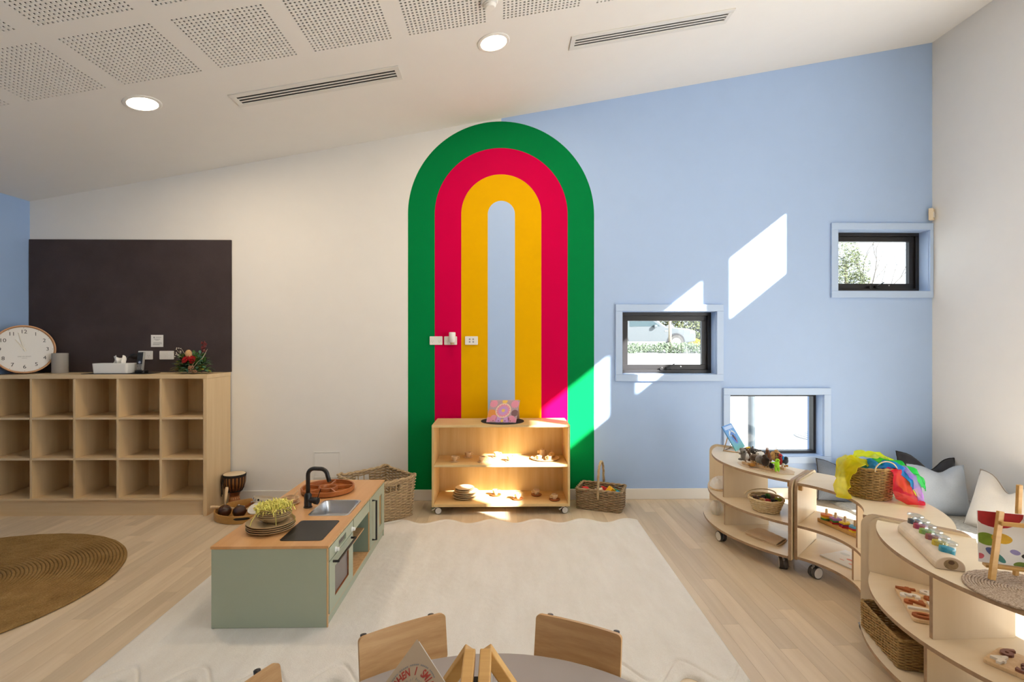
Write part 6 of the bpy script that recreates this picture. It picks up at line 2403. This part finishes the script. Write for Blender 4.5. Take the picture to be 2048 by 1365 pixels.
def chair(label, P0, P1, zt_):
    """child's chair; P0,P1 = top corners of the backrest seen from the table"""
    P0, P1 = Vector(P0), Vector(P1)
    d = (P1 - P0).normalized()
    n_ = Vector((d.y, -d.x))          # towards the table
    w = (P1 - P0).length
    m_ = (P0 + P1) / 2
    t = thing('child_chair', label, 'chair', (m_.x + n_.x * .12, m_.y + n_.y * .12, 0), math.atan2(d.y, d.x), 'small oak chairs round the table')
    F = frame((m_.x + n_.x * .019, m_.y + n_.y * .019, zt_ - .135), (d.x, d.y, 0), (-n_.x * .14, -n_.y * .14, 1))
    q = MB()
    # gently curved backrest board
    hh, th = .137, .013
    prof = rrect(w, hh, .014, 4, 0, hh / 2)
    n = len(prof)
    bend = lambda x: .012 * (1 - (2 * x / w) ** 2)
    v = [F @ Vector((x, y, -bend(x))) for x, y in prof] + [F @ Vector((x, y, -bend(x) - th)) for x, y in prof]
    # split in strips so that the bend shows
    xs_ = [-w / 2, -w / 2 + .001, -w / 2 + .003, -w / 2 + .007, -w / 2 + .014] + [-w / 2 + .014 + (w - .028) * k_ / 8 for k_ in range(1, 8)] + [w / 2 - .014, w / 2 - .007, w / 2 - .003, w / 2 - .001, w / 2]

    def yr(x):
        e_ = max(abs(x) - (w / 2 - .014), 0)
        c_ = .014 - math.sqrt(max(.014 ** 2 - e_ ** 2, 0))
        return c_, hh - c_
    vv, ff = [], []
    for x in xs_:
        y0_, y1_ = yr(x)
        vv += [F @ Vector((x, y0_, -bend(x))), F @ Vector((x, y1_, -bend(x))), F @ Vector((x, y1_, -bend(x) - th)), F @ Vector((x, y0_, -bend(x) - th))]
    for k_ in range(len(xs_) - 1):
        a = 4 * k_
        for e_ in range(4):
            ff.append((a + e_, a + (e_ + 1) % 4, a + 4 + (e_ + 1) % 4, a + 4 + e_))
    e4 = 4 * (len(xs_) - 1)
    ff += [(0, 1, 2, 3), (e4, e4 + 3, e4 + 2, e4 + 1)]
    q.add(vv, ff)
    q.build('backrest', MT['oak'], t, smooth=50)
    seat_c = m_ + n_ * .185
    S = frame((seat_c.x, seat_c.y, .290), (d.x, d.y, 0), (n_.x, n_.y, 0))
    q = MB()
    q.M = S
    q.prism(rrect(.30, .29, .05, 5), -.006, .006)
    q.build('seat', MT['oak'], t, bevel=.003)
    for sx in (-1, 1):
        up0 = m_ + d * sx * (w / 2 - .028)
        b_ = up0 - n_ * .048
        lo = up0 - n_ * .06
        fr = up0 + n_ * .30
        q = MB()
        q.tube([(b_.x - n_.x * .003, b_.y - n_.y * .003, zt_ - .018), (b_.x + n_.x * .024, b_.y + n_.y * .024, .40), (b_.x + n_.x * .03, b_.y + n_.y * .03, .32), (b_.x + n_.x * .03, b_.y + n_.y * .03, .27), (lo.x, lo.y, .012)], .0095, 10)
        q.build('rear_leg', frame_m, t, smooth='all')
        q = MB()
        q.tube([(b_.x + n_.x * .03, b_.y + n_.y * .03, .274), (fr.x - n_.x * .05, fr.y - n_.y * .05, .274), (fr.x - n_.x * .02, fr.y - n_.y * .02, .26), (fr.x, fr.y, .012)], .0095, 10)
        q.build('front_leg', frame_m, t, smooth='all')
    return t


chair('small oak chair with curved back, behind the table left of centre', (-.415, 1.515), (-.180, 1.655), .580)
chair('small oak chair with curved back, behind the table right of centre', (.108, 1.645), (.350, 1.518), .580)
chair('small oak chair cut off by the lower left of the photograph', (-.700, 1.150), (-.598, 1.412), .582)

# double-sided book stand on the table: two leaning wooden frames
t = thing('display_stand', 'folding beech book stand with two leaning frames on the table', 'book stand', (-.05, 1.10, TZ))
for s_ in (-1, 1):
    xt = -.055 + s_ * .018
    ztop = TZ + .232
    for yy in (1.20, .90):
        MB().bar((xt + s_ * .150, yy, TZ + .010), (xt, yy, ztop), .028, .030, up=(0, 1, 0)).build('frame_upright', MT['beech'], t, bevel=.003)
    for q in (.12, .55, 1.0):
        x_ = xt + s_ * .150 * (1 - q)
        MB().bar((x_, .913, TZ + .010 + .222 * q), (x_, 1.186, TZ + .010 + .222 * q), .026, .026).build('frame_rail', MT['beech'], t, bevel=.003)
for yy in (1.12, .98):
    MB().obox((-.055, yy, TZ + .20), (.014, .04, .02)).build('hinge', MT['black'], t)

# book leaning beside the stand, one corner up
BW, BH = .215, .215
nb = Vector((-.30, -.60, .74)).normalized()
top = Vector((-.1905, 1.170, TZ + .276))
upb = Vector((0, .78, .62))
upb = (upb - nb * upb.dot(nb)).normalized()
rtb = upb.cross(nb)
rot = R(45)
e1 = (rtb * math.cos(-rot) + upb * math.sin(-rot))     # down to the right
e2 = (-rtb * math.cos(rot) - upb * math.sin(rot))      # down to the left
kx = .80
def bp(a, b_, h):
    p = top + e1 * a + e2 * b_
    q = p - top
    q = rtb * q.dot(rtb) * kx + upb * q.dot(upb) + nb * h
    return top + q
t = thing('story_book', 'tan story book with red arched title leaning beside the table stand', 'book', (-.21, 1.05, TZ))
for h0, h1, ins, mm, nm in ((-.0015, 0, 0, plain('tan_book_cover', (.47, .36, .25, 1), .6, var=.04), 'cover'), (-.012, -.0016, .003, MT['paper'], 'pages'), (-.0136, -.0121, 0, plain('book_back', (.72, .70, .68, 1), .6), 'back_cover')):
    mb = MB()
    c_ = [(ins, ins), (BW - ins, ins), (BW - ins, BH - ins), (ins, BH - ins)]
    vv = [bp(a, b_, h0) for a, b_ in c_] + [bp(a, b_, h1) for a, b_ in c_]
    mb.add(vv, [(0, 3, 2, 1), (4, 5, 6, 7), (0, 1, 5, 4), (1, 2, 6, 5), (2, 3, 7, 6), (3, 0, 4, 7)])
    mb.build(nm, mm, t)
redi = plain('red_title_ink', (.40, .045, .03, 1), .6)


def arc_text(word, rad, cen, size, a_from, a_to, mat, nm, bold=0.0, shear=0.0):
    mb = MB()
    n = len(word)
    for i, ch in enumerate(word):
        if ch == ' ':
            continue
        a = R(a_from + (a_to - a_from) * i / (n - 1))
        pos = top + rtb * (cen[0] + rad * math.cos(a)) + upb * (cen[1] + rad * math.sin(a)) + nb * .0004
        x_ = rtb * math.cos(a - PI / 2) + upb * math.sin(a - PI / 2)
        y_ = -rtb * math.sin(a - PI / 2) + upb * math.cos(a - PI / 2)
        mb.text(ch, size, frame(pos, x_, y_) @ Matrix.Scale(.72, 4, (1, 0, 0)), .0002, bold=bold, shear=shear)
    mb.build(nm, mat, t)


arc_text('WHEN I SMILE', .043, (.001, -.108), .0215, 147, 8, redi, 'title_lettering', .0006, .12)
arc_text('A Book of Feelings', .0285, (.001, -.108), .0075, 160, 15, MT['greyink'], 'subtitle_lettering', 0, .15)
mb = MB()
for i in range(30):
    a = R(150 - 125 * i / 29)
    if i % 6 == 5:
        continue
    pos = top + rtb * (.001 + .056 * math.cos(a)) + upb * (-.108 + .056 * math.sin(a)) + nb * .0004
    x_ = rtb * math.cos(a - PI / 2) + upb * math.sin(a - PI / 2)
    y_ = -rtb * math.sin(a - PI / 2) + upb * math.cos(a - PI / 2)
    mb.M = frame(pos, x_, y_)
    mb.box(-.0016, .0016, -.0013, .0013, 0, .0003)
mb.M = None
mb.build('small_print', MT['greyink'], t)

# ================================================================== OUTSIDE
conc = plain('pale_concrete', (.54, .54, .525, 1), .85, var=.06, vscale=1.5)
def gz(y):
    return -.12 if y < 9 else -.12 + 1.10 * min((y - 9) / 14.0, 1.0)


mb = MB()
ysg = [D + .26, 9, 12, 16, 20, 23, 40, 120]
v, f = [], []
for y in ysg:
    v += [(-60, y, gz(y)), (90, y, gz(y))]
for i in range(len(ysg) - 1):
    f.append((2 * i, 2 * i + 1, 2 * i + 3, 2 * i + 2))
mb.add(v, f)
g = mb.build('ground_forecourt', conc)
struct(g)
struct(MB().add([(XR + .13, -60, -.12), (90, -60, -.12), (90, D + .26, -.12), (XR + .13, D + .26, -.12)], [(0, 1, 2, 3)]).build('ground_side_yard', conc))
struct(MB().add([(-60, -60, -.14), (XR + .13, -60, -.14), (XR + .13, YR - .01, -.14), (-60, YR - .01, -.14)], [(0, 1, 2, 3)]).build('ground_rear_yard', conc))
# dark strip painted as a shadow line, and a drain grate, on the forecourt
mb = MB().bar((2.2, 6.35, -.1185), (9.5, 5.72, -.1185), .012, .004)
tag(mb.build('expansion_joint', plain('joint_grey', (.22, .23, .27, 1), .8)), 'thin dark joint line across the concrete forecourt outside', 'joint')
t = thing('drain_cover', 'round ribbed drain cover in the concrete outside the low window', 'drain cover', (5.35, 8.3, -.12))
MB().lathe([(0, 0), (.55, 0), (.55, .012), (0, .012)], (5.35, 8.3, -.1195), 40).build('cover_plate', plain('drain_grey', (.33, .33, .33, 1), .8), t)
for k_ in range(9):
    x_ = 5.35 - .44 + .11 * k_
    hw = math.sqrt(max(.52 ** 2 - (x_ - 5.35) ** 2, 0))
    MB().box(x_ - .02, x_ + .02, 8.3 - hw, 8.3 + hw, -.108, -.100).build('rib', plain('drain_rib', (.45, .45, .44, 1), .8), t)
# steel veranda post
t = thing('veranda_post', 'round grey steel post standing outside the low window', 'post', (3.39, 7.0, -.12))
MB().cyl((3.39, 7.0, -.12), .047, 3.2, 28).build('shaft', plain('galvanised_post', (.075, .095, .105, 1), .45, .0, var=.25, vscale=4), t, smooth=True)
MB().cyl((3.39, 7.0, -.12), .085, .02, 24).build('base_flange', MT['greyplastic'], t)
# unseen canopy added to keep direct sun out of the side doors
struct(MB().box(XR + .12, XR + 2.15, -6.5, 1.97, 2.88, 2.98).build('ceiling_veranda', MT['whiteplastic']))

# hedge strip, car, trees
rt = random.Random(21)


def foliage(name, mat, centres, count, size, parent=None, solid=False):
    mb = MB()
    for i in range(count):
        c_, r_ = rt.choice(centres)
        while True:
            d = Vector((rt.uniform(-1, 1), rt.uniform(-1, 1), rt.uniform(-1, 1)))
            if .2 < d.length < 1:
                break
        p = Vector(c_) + Vector((d.x * r_[0], d.y * r_[1], d.z * r_[2]))
        a = Vector((rt.uniform(-1, 1), rt.uniform(-1, 1), rt.uniform(-1, 1))).normalized() * size * rt.uniform(.6, 1.3)
        b_ = a.orthogonal().normalized() * size * .45
        mb.add([p - a, p + b_, p + a, p - b_], [(0, 1, 2, 3)])
    o_ = mb.build(name, mat, parent)
    o_['kind'] = 'stuff'
    return o_


hedge_m = plain('hedge_leaf', (.17, .22, .135, 1), .6, var=.4, vscale=3)
hz0 = gz(22.4)
o = foliage('low_hedge', hedge_m, [((x_, 22.4 + rt.uniform(-.3, .3), hz0 + .22), (.5, .45, .26)) for x_ in [3.5 + .5 * k_ for k_ in range(17)]], 5200, .06)
tag(o, 'low green ground-cover hedge along the street outside', 'hedge')
# silver four-wheel drive
cz = gz(27)
car_m, nt, b = newmat('silver_car_paint')
b.inputs['Base Color'].default_value = (.17, .185, .195, 1)
b.inputs['Metallic'].default_value = .5
b.inputs['Roughness'].default_value = .35
t = thing('parked_car', 'silver four-wheel drive parked across the street outside the middle window', 'car', (7.6, 27.5, cz))
cx0 = 10.0     # nose
prof = [(cx0 - 5.0, .55), (cx0 - 5.0, 1.15), (cx0 - 4.85, 1.75), (cx0 - 4.6, 1.84), (cx0 - 2.6, 1.84), (cx0 - 2.35, 1.80), (cx0 - 1.55, 1.22), (cx0 - .35, 1.10), (cx0 - .08, .98), (cx0, .80), (cx0 - .02, .45), (cx0 - .5, .38), (cx0 - 4.6, .38)]
n = len(prof)
mb = MB()
y0_, y1_ = 26.6, 28.4
mb.add([(x_, y0_, cz + z_) for x_, z_ in prof] + [(x_, y1_, cz + z_) for x_, z_ in prof], [tuple(range(n)), tuple(range(2 * n - 1, n - 1, -1))] + [(i, n + i, n + (i + 1) % n, (i + 1) % n) for i in range(n)])
mb.build('body', car_m, t, bevel=.06, seg=3)
cg = plain('car_window_glass', (.06, .09, .10, 1), .08)
for pts in ([(cx0 - 4.55, 1.22), (cx0 - 4.45, 1.70), (cx0 - 3.55, 1.72), (cx0 - 3.55, 1.20)], [(cx0 - 3.45, 1.20), (cx0 - 3.45, 1.72), (cx0 - 2.55, 1.72), (cx0 - 1.85, 1.22)]):
    mb = MB()
    mb.add([(x_, y0_ - .008, cz + z_) for x_, z_ in pts] + [(x_, y0_ + .02, cz + z_) for x_, z_ in pts], [(0, 1, 2, 3), (7, 6, 5, 4)] + [(i, 4 + i, 4 + (i + 1) % 4, (i + 1) % 4) for i in range(4)])
    mb.build('side_window', cg, t)
for x_ in (cx0 - 1.05, cx0 - 3.95):
    for yy in (26.62, 28.2):
        w_ = MB().lathe([(.24, -.1), (.37, -.1), (.39, -.05), (.39, .05), (.37, .1), (.24, .1)], (x_, yy, cz + .39), 28, (R(90), 0, 0)).build('tyre', MT['rubber'], t, smooth=True)
        MB().lathe([(0, .07), (.05, .09), (.24, .06), (.25, .10), (0, .04)], (x_, yy, cz + .39), 10, (R(90), 0, 0)).build('alloy_rim', MT['steel'], w_)
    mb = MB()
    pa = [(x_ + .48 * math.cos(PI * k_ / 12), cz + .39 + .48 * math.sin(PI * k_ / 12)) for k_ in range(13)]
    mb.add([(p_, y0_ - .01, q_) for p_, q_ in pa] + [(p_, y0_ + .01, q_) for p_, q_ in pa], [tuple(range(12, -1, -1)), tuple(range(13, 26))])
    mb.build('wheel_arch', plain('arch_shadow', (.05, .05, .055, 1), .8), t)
MB().box(cx0 - 4.6, cx0 - 1.6, y0_ - .05, y0_ - .003, cz + .36, cz + .44).build('side_step', MT['greyplastic'], t, bevel=.01)
MB().obox((cx0 - .20, y0_ + .02, cz + .92), (.28, .08, .16)).build('headlight', plain('headlight', (.6, .63, .65, 1), .1), t, bevel=.02)
MB().obox((cx0 - 1.55, y0_ - .01, cz + .98), (.16, .03, .05)).build('fender_vent', MT['greyplastic'], t)
MB().obox((cx0 - 2.15, y0_ - .12, cz + 1.22), (.16, .22, .15)).build('mirror', car_m, t, bevel=.03)

# street tree trunk in front of the car
bark2 = plain('pale_bark', (.36, .30, .23, 1), .9, var=.2, vscale=6)
t = thing('young_street_tree', 'slender pale tree trunk in front of the parked car', 'tree', (7.35, 22.6, gz(22.6)))
MB().tube([(7.35, 22.6, gz(22.6) - .05), (7.34, 22.6, 2.2), (7.37, 22.6, 3.6)], [.075, .065, .05], 12).build('trunk', bark2, t, smooth='all')
foliage('crown', plain('street_leaf', (.16, .24, .07, 1), .6, var=.4, vscale=2), [((7.4, 22.7, 4.3), (1.0, .9, .9))], 900, .10, t)
# shrubs right of the car
t = thing('roadside_shrub', 'dense olive shrub beyond the nose of the parked car', 'shrub', (11.6, 29.3, gz(29)))
foliage('leaves', plain('shrub_leaf', (.13, .15, .05, 1), .7, var=.5, vscale=2), [((11.3, 29.4, cz + 1.1), (1.5, .9, 1.3)), ((12.4, 29.8, cz + 1.6), (1.6, .9, 1.7)), ((9.3, 30.3, cz + 2.1), (2.2, .7, .9))], 5200, .12, t)
MB().tube([(11.8, 29.6, cz), (11.9, 29.6, cz + 1.2)], [.08, .05], 8).build('stem', bark2, t)
t = thing('yellow_shrub', 'small yellow flowering bush beside the car nose', 'shrub', (10.7, 28.6, cz))
foliage('blossom', plain('yellow_blossom', (.62, .44, .03, 1), .7, var=.3, vscale=3), [((10.75, 28.6, cz + .30), (.42, .3, .28))], 700, .05, t)
MB().tube([(10.7, 28.6, cz), (10.7, 28.6, cz + .2)], .02, 6).build('stem', bark2, t)

# gum tree and bare tree in the high window
t = thing('gum_tree', 'leafy gum tree seen through the high corner window', 'tree', (17.0, 25.0, gz(25)))
gum = plain('gum_leaf', (.17, .195, .095, 1), .6, var=.4, vscale=1.2)
foliage('crown', gum, [((16.6, 25.0, 5.7), (.75, .7, .75)), ((17.1, 25.0, 5.1), (.75, .7, .7)), ((16.2, 25.0, 4.6), (.65, .7, .5)), ((17.3, 25.0, 4.3), (.6, .6, .5)), ((16.5, 25.2, 3.8), (1.1, .8, .5)), ((17.2, 25.0, 3.4), (.8, .8, .5))], 5200, .07, t)
MB().tube([(16.8, 25.0, gz(25)), (16.85, 25.0, 3.0), (16.7, 25.0, 5.2)], [.16, .11, .04], 10).build('trunk', bark2, t, smooth='all')
t = thing('bare_tree', 'bare-branched tree against the sky in the high corner window', 'tree', (18.4, 25.5, gz(25)))
br = plain('grey_branch', (.16, .14, .12, 1), .9, var=.2)
MB().tube([(18.3, 25.5, gz(25)), (18.2, 25.5, 3.2), (18.25, 25.5, 4.4)], [.12, .09, .05], 8).build('trunk', br, t, smooth='all')


def branch(p, d, ln, r_, dep):
    pts = [Vector(p)]
    d = Vector(d).normalized()
    for k_ in range(4):
        d = (d + Vector((rt.uniform(-.22, .22), rt.uniform(-.1, .1), rt.uniform(-.1, .22)))).normalized()
        pts.append(pts[-1] + d * ln / 4)
    MBR.tube(pts, [r_ * (1 - .16 * k_) for k_ in range(5)], 5)
    if dep:
        for k_ in (1, 2, 3, 4):
            q = (d + Vector((rt.choice((-1, 1)) * rt.uniform(.4, .9), rt.uniform(-.2, .2), rt.uniform(-.2, .5)))).normalized()
            branch(pts[k_], q, ln * rt.uniform(.45, .7), r_ * .5, dep - 1)


for p, d, ln in (((18.2, 25.5, 3.3), (.7, 0, .55), 2.6), ((18.2, 25.5, 3.4), (-.15, 0, 1), 2.6), ((18.22, 25.5, 3.8), (.35, 0, .9), 2.4), ((18.25, 25.5, 3.0), (.9, 0, .25), 2.2), ((18.2, 25.5, 4.0), (-.5, 0, .8), 1.8)):
    MBR = MB()
    branch(p, d, ln, .035, 2)
    MBR.build('branch', br, t)
t = thing('distant_shrub', 'dark green treetop at the lower right of the high window', 'tree', (20.0, 26.0, gz(26)))
foliage('crown', gum, [((20.2, 26.0, 3.7), (.7, .6, .55)), ((19.0, 27.0, 3.3), (1.5, .6, .4))], 1600, .07, t)
MB().tube([(20.0, 26.0, gz(26)), (20.1, 26.0, 3.5)], .08, 8).build('trunk', br, t)
